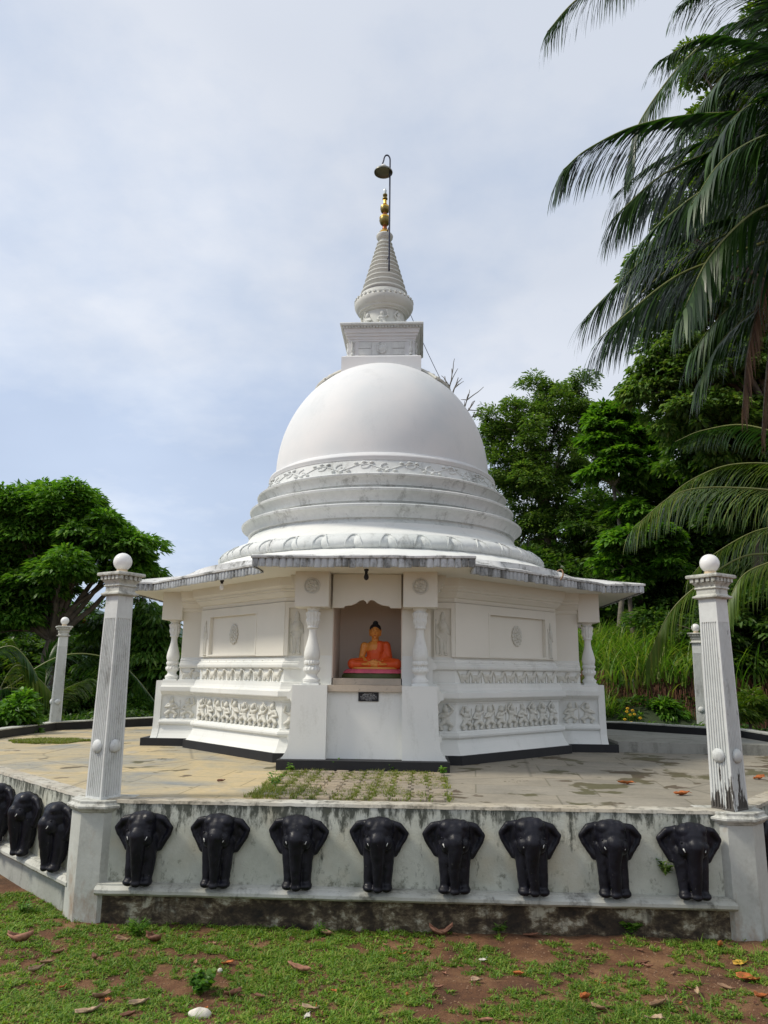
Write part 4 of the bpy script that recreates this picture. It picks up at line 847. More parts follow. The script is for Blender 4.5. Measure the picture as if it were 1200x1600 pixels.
# ------------------------------------------------------------------ BUDDHA STATUE
BD = thing('buddha_statue', 'seated orange robed Buddha statue on a lotus base inside the shrine', 'statue', SW(0.085, -2.86, -0.0815), -STH); BD.scale = (1.06, 1.06, 1.08)
q = MB(); q.lathe([(0.395, 0), (0.40, 0.02), (0.38, 0.055), (0.37, 0.06)], 48, Mt((0, 0, 0), 0, (1, 0.62, 1)), mod=lambda a, i: 0.012*abs(math.sin(a*12))); q.build('green_lotus_base', M_green, BD, 50)
q = MB(); q.lathe([(0.385, 0.0605), (0.375, 0.075), (0.345, 0.10), (0.33, 0.108)], 96, Mt((0, 0, 0), 0, (1, 0.62, 1)), mod=lambda a, i: 0.016*abs(math.sin(a*11))); q.build('pink_lotus_petals', M_pink, BD, 50)
q = MB(); q.lathe([(0.31, 0.1085), (0.315, 0.118), (0.305, 0.13)], 48, Mt((0, 0, 0), 0, (1, 0.62, 1))); q.build('cushion', M_yellowc, BD, 50)
m = MB()
m.ball((0, 0.02, 0.20), (0.115, 0.085, 0.08)); m.cap((0, 0.02, 0.20), (0, 0.02, 0.36), 0.095, 0.105); m.ball((0, 0.02, 0.37), (0.135, 0.075, 0.075)); m.ball((0, 0.0, 0.37), (0.11, 0.07, 0.06))
m.cap((0, 0.015, 0.41), (0, 0.012, 0.49), 0.05, 0.043)
m.ball((0, 0.0, 0.56), (0.068, 0.076, 0.088)); m.ball((0, -0.018, 0.515), (0.047, 0.05, 0.042)); m.ball((0, -0.078, 0.545), (0.011, 0.014, 0.017)); m.cap((0, -0.07, 0.575), (0, -0.078, 0.55), 0.007, 0.009)
m.ball((0, -0.066, 0.512), (0.022, 0.010, 0.006)); m.ball((0, -0.066, 0.502), (0.017, 0.010, 0.006)); m.ball((0, -0.055, 0.484), (0.018, 0.018, 0.014))
for s in (-1, 1):
    m.ball((s*0.027, -0.068, 0.568), (0.016, 0.009, 0.008)); m.cap((s*0.068, 0.005, 0.58), (s*0.066, 0.002, 0.515), 0.013, 0.009)       # eyelids, long ears
    m.cap((s*0.135, 0.02, 0.385), (s*0.165, 0.01, 0.25), 0.05, 0.038); m.cap((s*0.165, 0.01, 0.25), (s*0.085, -0.115, 0.175), 0.036, 0.022)
    m.cap((s*0.09, 0.0, 0.175), (s*0.27, -0.06, 0.168), 0.075, 0.058); m.cap((s*0.27, -0.06, 0.165), (-s*0.02, -0.15, 0.155 if s < 0 else 0.165), 0.05, 0.034)
    m.ball((-s*0.10, -0.16, 0.165), (0.06, 0.028, 0.018))
    m.ball((s*0.045, -0.145, 0.192), (0.045, 0.028, 0.012))                                              # palms
    for j in range(4): m.cap((s*0.02, -0.128-0.012*j, 0.197+0.006*(s > 0)), (-s*(0.045-0.006*abs(j-1)), -0.13-0.012*j, 0.198+0.008*(s > 0)), 0.0075, 0.0058, 8)
    m.cap((s*0.05, -0.125, 0.20), (s*0.008, -0.122, 0.222), 0.0085, 0.0065, 8)                           # thumbs, tips meeting
V_, F_ = blob(m, 0.005, 2, 0.5); mkobj('body', V_, F_, M_skin, BD, 180)
m = MB()                                  # robe: over the left shoulder (on the viewer's right), torso and legs
m.ball((0, 0.02, 0.20), (0.122, 0.092, 0.08)); m.cap((0, 0.02, 0.19), (0.004, 0.02, 0.30), 0.103, 0.112); m.ball((0.025, 0.018, 0.345), (0.115, 0.083, 0.07)); m.ball((0.07, 0.02, 0.395), (0.078, 0.07, 0.055))
m.cap((0.045, -0.035, 0.33), (0.055, -0.02, 0.40), 0.055, 0.052)
m.cap((0.135, 0.02, 0.388), (0.168, 0.01, 0.25), 0.058, 0.050); m.cap((0.168, 0.01, 0.25), (0.12, -0.075, 0.195), 0.046, 0.034); m.cap((0.12, 0.01, 0.32), (0.13, -0.02, 0.22), 0.04, 0.05)
for s in (-1, 1):
    m.cap((s*0.09, 0.0, 0.176), (s*0.272, -0.058, 0.170), 0.083, 0.066); m.cap((s*0.275, -0.06, 0.166), (s*0.06, -0.135, 0.158), 0.058, 0.042)
m.ball((0, -0.06, 0.15), (0.30, 0.10, 0.022))
V_, F_ = blob(m, 0.006, 2, 0.5); mkobj('robe', V_, F_, M_robe, BD, 180)
m = MB(); m.ball((0, 0.014, 0.592), (0.075, 0.078, 0.070)); m.ball((0, 0.02, 0.665), (0.036, 0.036, 0.030)); m.ball((0, 0.03, 0.555), (0.070, 0.062, 0.07))
V_, F_ = blob(m, 0.005, 2, 0.5); V_ = V_; mkobj('hair', V_, F_, M_hair, BD, 180)
q = MB(); q.ball((0, -0.0775, 0.508), (0.016, 0.004, 0.0045), 10, 6); q.build('lips', M_lip, BD, 180)
for s in (-1, 1):
    q = MB(); q.tube([(s*0.012, -0.0775, 0.586), (s*0.028, -0.078, 0.591), (s*0.045, -0.066, 0.585)], 0.002, 6); q.build('eyebrow', M_hair, BD)
    q = MB(); q.tube([(s*0.015, -0.0775, 0.566), (s*0.028, -0.0795, 0.5635), (s*0.041, -0.071, 0.566)], 0.0016, 6); q.build('eyelid', M_hair, BD)

#@@VEG@@
# ------------------------------------------------------------------ VEGETATION
def nrm(a): return a/(np.linalg.norm(a, axis=-1, keepdims=True)+1e-9)
def leaves(P, D, Lg, Wd, rng, fold=0.25):
    """P leaf foot, D leaf direction; returns diamond shaped leaves folded along the rib"""
    n = len(P); D = nrm(D); up = nrm(np.array([0, 0, 1.0])+rng.normal(0, 0.35, (n, 3))); Wv = nrm(np.cross(D, up)); Nn = np.cross(Wv, D)
    L_ = Lg*rng.uniform(0.7, 1.2, (n, 1)); w = Wd*rng.uniform(0.75, 1.15, (n, 1))
    a = P; b = P+D*L_*0.45+Wv*w*0.5+Nn*w*fold; c = P+D*L_-Nn*w*0.25; d = P+D*L_*0.45-Wv*w*0.5+Nn*w*fold
    V = np.stack([a, b, c, d], 1).reshape(-1, 3); i = np.arange(n)[:, None]*4; return V, np.concatenate([i, i+1, i+2, i+3], 1)
def crown(blobs, rng, nsub, nleaf, L_, W_, sub=0.33, droop=0.3, flat=0.8, low=-0.35):
    P = []; D = []
    for (c, r) in blobs:
        c = np.array(c); r = np.array(r if hasattr(r, '__len__') else (r, r, r*0.8)); k = max(4, int(1.5*nsub*(r[0]*r[2])/1.0))
        d = nrm(rng.normal(0, 1, (k*3, 3))); d = d[d[:, 2] > low][:k]; sc = c+d*r*rng.uniform(0.45, 1.18, (len(d), 1))
        rs = sub*rng.uniform(0.45, 1.5, len(d))
        for q, s, dd in zip(sc, rs, d):
            m = int(2.1*nleaf*(s/sub)**2); e = nrm(rng.normal(0, 1, (m, 3))); e[:, 2] = np.abs(e[:, 2])*1.0-0.15
            rr = rng.uniform(0.25, 1.0, (m, 1))**0.6; p = q+e*rr*s*np.array([1, 1, flat])*rng.uniform(0.7, 1.4, 3); P.append(p)
            D.append(nrm(e*np.array([1, 1, 0.25]))+dd*0.35+rng.normal(0, 0.28, (m, 3))-np.array([0, 0, droop])*(rr*1.4))
    return leaves(np.concatenate(P), np.concatenate(D), L_, W_, rng)
def branch_pts(a, b, rng, k=6, sag=0.1):
    a = np.array(a, float); b = np.array(b, float); L_ = np.linalg.norm(b-a); mid = [a+(b-a)*t+np.array([0, 0, 1])*L_*sag*math.sin(math.pi*t)+rng.normal(0, 0.03*L_, 3)*(0 < t < 1) for t in (0, 0.35, 0.7, 1)]
    return spline(mid, k)
def tree(name, label, cat, base, fork, blobs, rng, mat, leaf=(0.16, 0.07), nsub=26, nleaf=60, r0=0.18, barkm=None, twigs=2, group=None, **kw):
    t = thing(name, label, cat, tuple(base)); base = np.array(base); q = MB(); fork = np.array(fork)
    q.tube([p-base for p in branch_pts(base, fork, rng, 7, 0.0)], [r0*(1-0.45*k/6) for k in range(7)], 10)
    for c, r in blobs:
        c = np.array(c); r_ = r if not hasattr(r, '__len__') else r[0]; pts = branch_pts(fork, c, rng, 7, 0.08); q.tube([p-base for p in pts], [r0*0.45*(1-0.75*k/6) for k in range(7)], 6)
        for _ in range(twigs):
            e = c+nrm(rng.normal(0, 1, 3))*r_*0.9; s = pts[rng.integers(2, 6)]; q.tube([p-base for p in branch_pts(s, e, rng, 5, 0.05)], [r0*0.18*(1-0.8*k/4) for k in range(5)], 5)
    q.build('trunk', barkm or M_bark, t, 180)
    V, F = crown(blobs, rng, nsub, nleaf, leaf[0], leaf[1], **kw); mkobj('crown', V-base, F, mat, t); return t
def gz(x, y): return ground_z(x, y)-0.1
def B(px, py, Y, rpx, fz=0.8, fy=1.0):  # crown lump seen at px,py with a radius of rpx pixels at distance Y
    c = at(px, py, Y); r = rpx*Y/FPX*0.98; return (c, (r, r*fy, r*fz))
# ---- left
R1 = np.random.default_rng(21); Y = 21
bl = [B(20, 830, Y, 60), B(95, 822, Y, 56), B(40, 800, Y, 34), B(150, 845, Y, 40), B(60, 930, Y, 50), B(-10, 940, Y, 60), B(200, 880, Y, 40), B(120, 775, Y, 16), B(60, 850, Y, 70), B(140, 815, Y+1, 28), B(130, 850, Y, 50), B(190, 870, Y, 40), B(10, 900, Y, 60), B(95, 905, Y-1, 45), B(-70, 850, Y, 80), B(175, 905, Y, 30), B(215, 895, Y+0.5, 22), B(-60, 960, Y, 70), B(25, 975, Y, 45), B(60, 775, Y+0.5, 20), B(140, 785, Y+1, 20)]
bs = at(75, 1050, Y); bs[2] = gz(bs[0], bs[1])
tree('spreading_tree', 'large spreading tree with bright green domed crown and dark limbs at the far left', 'tree', bs, at(80, 1000, Y), bl, R1, M_leafA, (0.22, 0.085), 24, 85, 0.22, sub=0.38, droop=0.45, low=-0.3)
Y = 22.5; bs = at(225, 1060, Y); bs[2] = gz(bs[0], bs[1])
bl = [B(165, 985, Y, 34), B(200, 1010, Y, 40), B(235, 965, Y, 34), B(240, 1020, Y, 42), B(195, 1065, Y, 42), B(240, 1085, Y, 42), B(222, 925, Y+1, 24), B(150, 1030, Y+1, 34), B(265, 1050, Y, 40)]
tree('mango_tree', 'mango tree with orange young leaves between the left lamp pillar and the stupa', 'tree', bs, at(225, 1040, Y), bl, np.random.default_rng(22), M_leafM, (0.27, 0.075), 22, 75, 0.12, sub=0.36, droop=0.8, low=-0.9)
V, F = crown([B(232, 892, Y, 5), B(200, 915, Y, 6), B(92, 970, Y, 8), B(120, 975, Y, 5)], np.random.default_rng(5), 50, 26, 0.16, 0.05, sub=0.12)
mt = [o for o in bpy.data.objects if o.name == 'mango_tree'][0]; mkobj('young_leaves', V-np.array(mt.location), F, M_red, mt)
V, F = crown([B(236, 905, Y, 10), B(205, 925, Y, 8), B(100, 985, Y, 12)], np.random.default_rng(55), 60, 40, 0.2, 0.055, sub=0.2); mkobj('light_foliage', V-np.array(mt.location), F, M_leafY, mt)
Y = 25; bs = at(110, 1080, Y); bs[2] = gz(bs[0], bs[1])
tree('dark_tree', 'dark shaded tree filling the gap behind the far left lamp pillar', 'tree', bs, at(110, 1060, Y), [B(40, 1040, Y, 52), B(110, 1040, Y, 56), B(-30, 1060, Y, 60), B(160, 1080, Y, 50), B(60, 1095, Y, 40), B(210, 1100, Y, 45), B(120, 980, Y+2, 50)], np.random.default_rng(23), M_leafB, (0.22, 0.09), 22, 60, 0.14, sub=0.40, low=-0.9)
for j, (px, py, Yq, r_, lb, mt_) in enumerate([(15, 1125, 15.0, 34, 'bright green rounded bush against the kerb at the left edge', M_leafA), (150, 1104, 20.5, 30, 'low glossy shrub behind the kerb beside the far left lamp pillar', M_leafM), (205, 1106, 21.5, 24, 'low dark shrub behind the kerb close to the left flank of the stupa', M_leafM), (95, 1092, 20, 30, 'shaded shrub behind the small palm on the left', M_leafB)]):
    c = at(px, py, Yq); bs = np.array([c[0], c[1], gz(c[0], c[1])]); rr = r_*Yq/FPX
    t = thing('shrub', lb, 'shrub', tuple(bs)); V, F = crown([(c, (rr, rr, rr*0.75)), (c-np.array([rr*0.7, 0, rr*0.4]), rr*0.8), (c+np.array([rr*0.7, 0, -rr*0.4]), rr*0.8)], np.random.default_rng(60+j), 40, 60, 0.17, 0.075, sub=0.22, low=-0.9)
    mkobj('foliage', V-bs, F, mt_, t); q = MB(); q.tube([(0, 0, 0), (0.03, 0, c[2]-bs[2])], [0.04, 0.02], 6); q.build('stem', M_bark, t)
# ---- right
def T(name, label, base_px, Yb, fork_py, blobs, seed, mat, leaf, nsub, nleaf, r0, bark=None, **kw):
    bs = at(base_px[0], base_px[1], Yb); f = at(base_px[0]+kw.pop('lean', 0), fork_py, Yb); bs[2] = gz(bs[0], bs[1]); return tree(name, label, 'tree', bs, f, blobs, np.random.default_rng(seed), mat, leaf, nsub, nleaf, r0, bark, **kw)
Y = 27
T('airy_tree', 'tall airy tree with fine foliage rising right behind the dome', (850, 900), Y, 800,
  [B(875, 640, Y, 52), B(820, 680, Y, 58), B(880, 715, Y, 62), B(790, 735, Y, 46), B(770, 690, Y, 22), B(830, 760, Y, 60), B(900, 790, Y, 60), B(810, 820, Y, 50), B(870, 850, Y, 60), B(840, 612, Y, 24), B(905, 605, Y, 26), B(795, 870, Y, 45), B(930, 660, Y, 36), B(765, 655, Y, 12), B(805, 640, Y, 14), B(930, 870, Y, 50)],
  31, M_leafC, (0.16, 0.06), 26, 66, 0.20, M_barkpale, sub=0.34, twigs=5, flat=1.0, low=-0.8)
Y = 23
T('layered_tree', 'bright leaved layered tree with slim pale trunk standing right of the airy tree', (958, 1000), Y, 760,
  [B(950, 665, Y, 36), B(985, 690, Y, 40), B(925, 700, Y, 26), B(960, 735, Y, 40), B(1010, 745, Y, 40), B(930, 745, Y, 20), B(1030, 690, Y, 30), B(985, 800, Y, 34), B(950, 690, Y, 34)],
  32, M_leafA, (0.26, 0.12), 24, 70, 0.10, M_barkpale, sub=0.36, flat=0.55, low=-0.5)
Y = 21
T('low_spreading_tree', 'lower tree with dense bright leaf layers just above the right end of the eave', (985, 1000), Y, 900,
  [B(985, 855, Y, 36), B(1020, 850, Y, 34), B(965, 880, Y, 26), B(1035, 885, Y, 34), B(1000, 905, Y, 34)], 33, M_leafA, (0.24, 0.12), 30, 70, 0.08, sub=0.34, flat=0.5, low=-0.4)
Y = 25
T('dark_tree', 'dark backdrop tree standing behind the low bright layers on the right', (1000, 950), Y, 900,
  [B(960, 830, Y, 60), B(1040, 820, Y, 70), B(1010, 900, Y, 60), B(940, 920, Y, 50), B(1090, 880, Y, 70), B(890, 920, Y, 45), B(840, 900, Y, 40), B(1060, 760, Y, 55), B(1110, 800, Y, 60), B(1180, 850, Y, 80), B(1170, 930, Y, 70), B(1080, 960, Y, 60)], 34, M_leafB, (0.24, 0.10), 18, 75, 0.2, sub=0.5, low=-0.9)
Y = 17
T('tall_dark_tree', 'tall dense tree with yellow green leaves behind the coconut fronds', (1225, 1050), Y, 700,
  [B(1060, 440, Y, 50), B(1030, 400, Y, 30), B(1110, 380, Y, 70), B(1170, 330, Y, 70), B(1200, 450, Y, 90), B(1120, 480, Y, 70), B(1060, 540, Y, 50), B(1040, 600, Y, 42), B(1110, 590, Y, 60), B(1180, 560, Y, 70), B(1075, 650, Y, 52), B(1150, 670, Y, 70), B(1220, 640, Y, 70), B(1040, 500, Y, 34), B(1015, 440, Y, 26), B(1010, 560, Y, 26), B(1060, 600, Y, 46), B(1005, 620, Y, 24)],
  35, M_leafC, (0.18, 0.08), 26, 80, 0.22, sub=0.34, low=-0.9, droop=0.5)
Y = 19
T('shaded_tree', 'deeply shaded tree behind the brown dead frond', (1180, 1050), Y, 800,
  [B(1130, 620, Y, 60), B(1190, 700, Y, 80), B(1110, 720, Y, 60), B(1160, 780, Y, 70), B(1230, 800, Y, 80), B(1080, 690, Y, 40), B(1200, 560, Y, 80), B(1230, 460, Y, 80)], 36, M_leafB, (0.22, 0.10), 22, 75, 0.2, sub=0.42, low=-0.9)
Y = 14
T('high_canopy_tree', 'tree whose small leaved top shows between the highest coconut fronds', (1260, 1050), Y, 500,
  [B(1085, 85, Y, 20), B(1150, 130, Y, 60), B(1110, 190, Y, 46), B(1190, 220, Y, 70), B(1150, 290, Y, 60), B(1220, 60, Y, 70), B(1100, 110, Y, 20), B(1085, 270, Y, 34), B(1210, 350, Y, 60), B(1250, 200, Y, 90), B(1040, 345, Y, 22), B(1130, 340, Y, 60), B(1070, 330, Y, 34), B(1170, 400, Y, 70), B(1100, 420, Y, 46), B(1190, 150, Y, 70), B(1120, 240, Y, 50)],
  37, M_leafY, (0.12, 0.055), 34, 60, 0.18, sub=0.26, low=-0.9)
Y = 17.5
T('edge_tree', 'dark bushy tree right of the near right lamp pillar', (1200, 1120), Y, 1050,
  [B(1180, 960, Y, 50), B(1200, 1030, Y, 50), B(1165, 1060, Y, 36), B(1230, 970, Y, 70), B(1150, 1000, Y, 34), B(1190, 1110, Y, 44), B(1130, 960, Y, 40), B(1060, 980, Y+2, 40), B(1100, 1010, Y+2, 40)], 38, M_leafB, (0.20, 0.08), 26, 70, 0.12, sub=0.34, low=-0.9)
for j, (px, py, Yq, r_, lb, mt_, lf) in enumerate([(1040, 1112, 17.2, 13, 'leafy green shrub below the soil bank between stupa and right pillars', M_leafA, (0.17, 0.07)), (1168, 1098, 14.6, 28, 'yellow green narrow leaved shrub right of the near right lamp pillar', M_leafY, (0.17, 0.04)), (1010, 1000, 22, 40, 'wide bush among the tall grass above the soil bank', M_leafC, (0.2, 0.06)), (1078, 1075, 18.0, 14, 'small dark shrub hugging the far right lamp pillar', M_leafB, (0.15, 0.07))]):
    c = at(px, py, Yq); bs = np.array([c[0], c[1], gz(c[0], c[1])]); rr = r_*Yq/FPX
    t = thing('shrub', lb, 'shrub', tuple(bs)); V, F = crown([(c, (rr, rr, rr*0.75)), (c-np.array([rr*0.7, 0, rr*0.4]), rr*0.8), (c+np.array([rr*0.7, 0, -rr*0.4]), rr*0.8)], np.random.default_rng(80+j), 46, 60, *lf, sub=0.2, low=-0.9)
    mkobj('foliage', V-bs, F, mt_, t); q = MB(); q.tube([(0, 0, 0), (0.03, 0, c[2]-bs[2])], [0.04, 0.02], 6); q.build('stem', M_bark, t)
# far woodland closing the view
V, F = crown([(np.array([x, 42+5*math.sin(x), -1.2+1.2*math.sin(x*0.7)+(2.6 if x > 4 else 0)]), (5, 3, 4.0 if x > 4 else 3.0)) for x in np.arange(-40, 46, 5.0) if not -17 < x < -13.5], np.random.default_rng(90), 9, 60, 0.7, 0.4, sub=1.1, low=-0.6)
o = mkobj('distant_woodland', V, F, M_leafB); tag(o, 'dark far woodland closing the view behind the trees', 'woodland', kind='stuff')
# hills
hv = []; hx = np.linspace(-700, 700, 90)
for j, (yy, k) in enumerate([(420, 0), (480, 0.6), (560, 1.0), (700, 0.7)]): hv += [(x, yy, -6+k*(34+16*mnoise.noise(Vector((x*0.006, j*0.3, 2)))+10*mnoise.noise(Vector((x*0.02, 1, j)))+(16 if x < -150 else 0))) for x in hx]
m_, t_, b_ = newmat('hill_forest'); t_.links.new(ramp(t_, tnoise(t_, wcoords(t_), 0.05, 6), [(0.3, (0.03, 0.06, 0.05)), (0.7, (0.05, 0.09, 0.07))]), b_.inputs['Base Color']); b_.inputs['Roughness'].default_value = 1
tag(mkobj('hills', np.array(hv), np.array([(j*90+i, j*90+i+1, (j+1)*90+i+1, (j+1)*90+i) for j in range(3) for i in range(89)]), m_, smooth=180), kind='structure')

# ---- coconut palms
def frond(pts3, parent, org, rng, Lmax=0.75, n=70, mat=None, w=0.032, hang=1.0, start=0.12, rachm=None, spread=1.0, name='frond', split=0.0):
    """rachis along pts3 with two rows of leaflets that leave it sideways and hang down"""
    C_ = spline(pts3, 40); C_ = np.array(C_); Ls = np.concatenate([[0], np.cumsum(np.linalg.norm(np.diff(C_, axis=0), axis=1))]); TL = Ls[-1]
    q = MB(); q.tube([c-org for c in C_], [0.026*(1-0.85*i/39)*(TL/4.0)**0.5 for i in range(40)], 6); rv, rf = q.arrays()
    V = []; F = []; k = 0
    roll = rng.uniform(-0.25, 0.25)
    for i in range(n):
        t = start+(1-start)*(i+0.5)/n; s = t*TL; p = np.array([np.interp(s, Ls, C_[:, a]) for a in range(3)]); p2 = np.array([np.interp(min(TL, s+0.05), Ls, C_[:, a]) for a in range(3)]); p1 = np.array([np.interp(max(0, s-0.05), Ls, C_[:, a]) for a in range(3)])
        tg = p2-p1; tg /= np.linalg.norm(tg)+1e-9; sd = np.cross(tg, [0, 0, 1.0]); sd /= np.linalg.norm(sd)+1e-9; un = np.cross(sd, tg)
        ln = Lmax*(0.35+0.65*math.sin(math.pi*min(1, 0.12+t*0.80)))*(1.0 if t < 0.9 else 1.0)
        for sg in (-1, 1):
            if rng.random() < 0.03: continue
            l_ = ln*rng.uniform(0.85, 1.1); fw = 0.8+0.9*t; d0 = sd*sg*spread*0.62+tg*fw+un*(0.10+roll*sg-0.15*hang)+rng.normal(0, 0.05, 3); d0 /= np.linalg.norm(d0); pp = p.copy(); hg = hang*rng.uniform(0.75, 1.25)
            pts = [pp.copy()]; d = d0.copy()
            for st_ in range(4):
                d = d+np.array([0, 0, -0.27*hg*(1+0.15*st_)]); d /= np.linalg.norm(d); pp = pp+d*l_/4; pts.append(pp.copy())
            ws = [w*0.55, w, w*0.85, w*0.55, 0.002]; wv = np.cross(d0, [0, 0, 1.0]) if abs(d0[2]) < 0.95 else sd; wv = wv/(np.linalg.norm(wv)+1e-9); wv = wv*0.75+tg*0.5*sg; wv /= np.linalg.norm(wv)
            for a in range(5): V += [pts[a]+wv*ws[a]/2, pts[a]-wv*ws[a]/2]
            for a in range(4): F.append((k+2*a, k+2*a+1, k+2*a+3, k+2*a+2))
            k += 10
    fo = mkobj(name, rv, rf, rachm or M_rachis, parent, 180); lo = mkobj('leaflets', np.array(V)-org, np.array(F), mat, fo); return fo
def palm(label, crown_px, Y, base_xy, fronds, seed, dead=(), extra=0, r=0.13):
    rng = np.random.default_rng(seed); c = at(*crown_px, Y); bs = np.array([base_xy[0], base_xy[1], gz(*base_xy)])
    t = thing('coconut_palm', label, 'palm tree', tuple(bs)); q = MB(); tp = spline([bs, bs+(c-bs)*np.array([0.2, 0.2, 0.45]), c], 24); q.tube([p-bs for p in tp], [r*1.35*(1-0.35*k/23)*(1+0.05*(k % 2)) for k in range(24)], 12); q.build('trunk', M_palmbark, t, 180)
    q = MB(); q.ball(c-bs, (r*1.7, r*1.7, r*2.4), 12, 8); q.build('crown_shaft', M_palmbark, t, 180)
    for f in fronds:
        P = [c]+[at(*p) for p in f['p']]; frond(P, t, bs, rng, **{k: v for k, v in f.items() if k != 'p'})
    for k in range(extra):                  # the rest of the crown, outside the picture
        a = k*2.4+0.4; d = np.array([abs(math.cos(a))*0.9+0.15, math.sin(a), 0]); L_ = 3.6; P = [c, c+d*L_*0.35+np.array([0, 0, 0.9]), c+d*L_*0.7+np.array([0, 0, 0.7]), c+d*L_+np.array([0, 0, -0.5])]; frond(P, t, bs, rng, mat=M_palm, n=50)
    return t
palm('tall coconut palm reaching in from the right with long arching dark green fronds', (1330, 230), 8.2, (5.7, 8.4), [
    dict(p=[(1250, 20, 8.1), (1150, -25, 7.9), (1075, -5, 7.7)], Lmax=0.9, n=80, mat=M_palm, hang=0.9),
    dict(p=[(1270, 70, 8.8), (1160, 35, 9.1), (1075, 90, 9.3), (1000, 190, 9.4), (978, 270, 9.4)], Lmax=1.0, n=130, mat=M_palm, w=0.036, hang=1.5),
    dict(p=[(1240, 185, 8.0), (1110, 178, 7.9), (1000, 195, 7.8), (920, 232, 7.7), (880, 265, 7.6)], Lmax=1.2, n=150, mat=M_palm, w=0.056, spread=0.6, hang=1.15),
    dict(p=[(1240, 240, 7.9), (1130, 235, 7.8), (1040, 270, 7.7), (975, 325, 7.6), (955, 345, 7.6)], Lmax=1.15, n=145, mat=M_palm, w=0.056, spread=0.6, hang=1.2),
    dict(p=[(1230, 330, 8.0), (1120, 352, 8.0), (1020, 395, 8.0), (940, 470, 7.9), (912, 500, 7.9)], Lmax=1.0, n=150, mat=M_palm, w=0.056, spread=0.6, hang=1.0),
    dict(p=[(1240, 350, 7.6), (1150, 395, 7.5), (1060, 430, 7.4), (980, 490, 7.3), (935, 530, 7.3)], Lmax=1.2, n=150, mat=M_palm, w=0.056, spread=0.6, hang=1.25),
    dict(p=[(1260, 300, 7.2), (1180, 330, 7.0), (1110, 400, 6.9), (1070, 480, 6.8)], Lmax=1.0, n=110, mat=M_palm, w=0.056, hang=1.2),
    dict(p=[(1290, 150, 8.6), (1180, 120, 8.6), (1110, 150, 8.6), (1060, 210, 8.6)], Lmax=1.0, n=110, mat=M_palm, w=0.056, hang=1.3),
    dict(p=[(1250, 260, 8.7), (1160, 265, 8.7), (1090, 300, 8.7), (1040, 350, 8.6)], Lmax=1.0, n=110, mat=M_palm, w=0.056, hang=1.3),
    dict(p=[(1260, 120, 8.3), (1200, 90, 8.3), (1140, 110, 8.3), (1090, 170, 8.3)], Lmax=1.0, n=110, mat=M_palm, w=0.056, hang=1.5),
    dict(p=[(1270, 200, 7.0), (1200, 210, 6.8), (1130, 250, 6.7), (1080, 320, 6.6)], Lmax=1.0, n=110, mat=M_palm, w=0.056, hang=1.4),
    dict(p=[(1260, 120, 7.6), (1180, 75, 7.5), (1100, 60, 7.4), (1030, 95, 7.3)], Lmax=0.8, n=100, mat=M_palm, hang=1.0, w=0.05),
    dict(p=[(1270, 230, 7.3), (1200, 250, 7.2), (1110, 290, 7.1), (1030, 350, 7.0), (985, 400, 7.0)], Lmax=1.0, n=120, mat=M_palm, hang=1.0, w=0.056, spread=0.7),
    dict(p=[(1270, 420, 8.0), (1200, 470, 8.0), (1130, 530, 8.0), (1090, 600, 8.0)], Lmax=0.9, n=100, mat=M_palm, hang=1.1, w=0.05),
    dict(p=[(1270, 180, 8.4), (1200, 205, 8.4), (1120, 215, 8.4), (1030, 250, 8.4), (965, 300, 8.4)], Lmax=1.1, n=120, mat=M_palm, hang=1.1, w=0.056, spread=0.6),
    dict(p=[(1270, 300, 8.2), (1180, 345, 8.2), (1090, 390, 8.2), (1010, 450, 8.2), (950, 520, 8.2)], Lmax=1.1, n=120, mat=M_palm, hang=1.1, w=0.056, spread=0.6),
    dict(p=[(1260, 40, 8.0), (1190, -10, 7.9), (1120, -20, 7.8), (1060, 10, 7.7)], Lmax=0.9, n=100, mat=M_palm, hang=1.0, w=0.056),
    dict(p=[(1270, 160, 7.4), (1210, 150, 7.3), (1150, 180, 7.2), (1110, 240, 7.2)], Lmax=1.1, n=110, mat=M_palm, hang=1.3, w=0.056),
    dict(p=[(1270, 60, 8.9), (1220, 20, 9.0), (1160, 30, 9.0), (1115, 70, 9.0)], Lmax=1.0, n=100, mat=M_palm, hang=1.2, w=0.056),
    dict(p=[(1270, 400, 8.6), (1210, 440, 8.6), (1140, 480, 8.6), (1080, 550, 8.6)], Lmax=1.0, n=110, mat=M_palm, hang=1.2, w=0.056),
    dict(p=[(1270, 300, 9.4), (1200, 330, 9.4), (1120, 400, 9.4), (1060, 500, 9.4)], Lmax=1.1, n=110, mat=M_palm, hang=1.2, w=0.056),
    dict(p=[(1250, 290, 9.2), (1150, 300, 9.4), (1060, 340, 9.5), (1000, 400, 9.5), (975, 470, 9.5)], Lmax=1.1, n=100, mat=M_palm, hang=1.4),
    dict(p=[(1270, 350, 8.0), (1200, 430, 7.9), (1170, 540, 7.9), (1160, 640, 7.9)], Lmax=0.62, n=64, mat=M_palmD, hang=2.2, start=0.2, w=0.020, rachm=M_barkpale, spread=1.1, name='dead_frond'),
    dict(p=[(1290, 350, 8.2), (1220, 440, 8.2), (1200, 560, 8.2), (1190, 680, 8.2)], Lmax=0.5, n=46, mat=M_palmD, hang=2.2, start=0.2, w=0.018, rachm=M_barkpale, spread=1.1, name='dead_frond')], 41, extra=3)
palm('coconut palm whose frond tip hangs into the top of the picture, crown above the frame', (1180, -330), 7.0, (5.4, 5.9), [
    dict(p=[(1130, -230, 6.8), (1040, -120, 6.7), (960, -45, 6.6), (895, 5, 6.6), (855, 50, 6.6)], Lmax=0.95, n=130, mat=M_palm, w=0.036, spread=0.7, hang=1.8),
    dict(p=[(1140, -200, 6.9), (1070, -110, 6.9), (1000, -60, 6.9), (950, -10, 6.9)], Lmax=0.7, n=70, mat=M_palm, hang=1.8)], 42, extra=3)
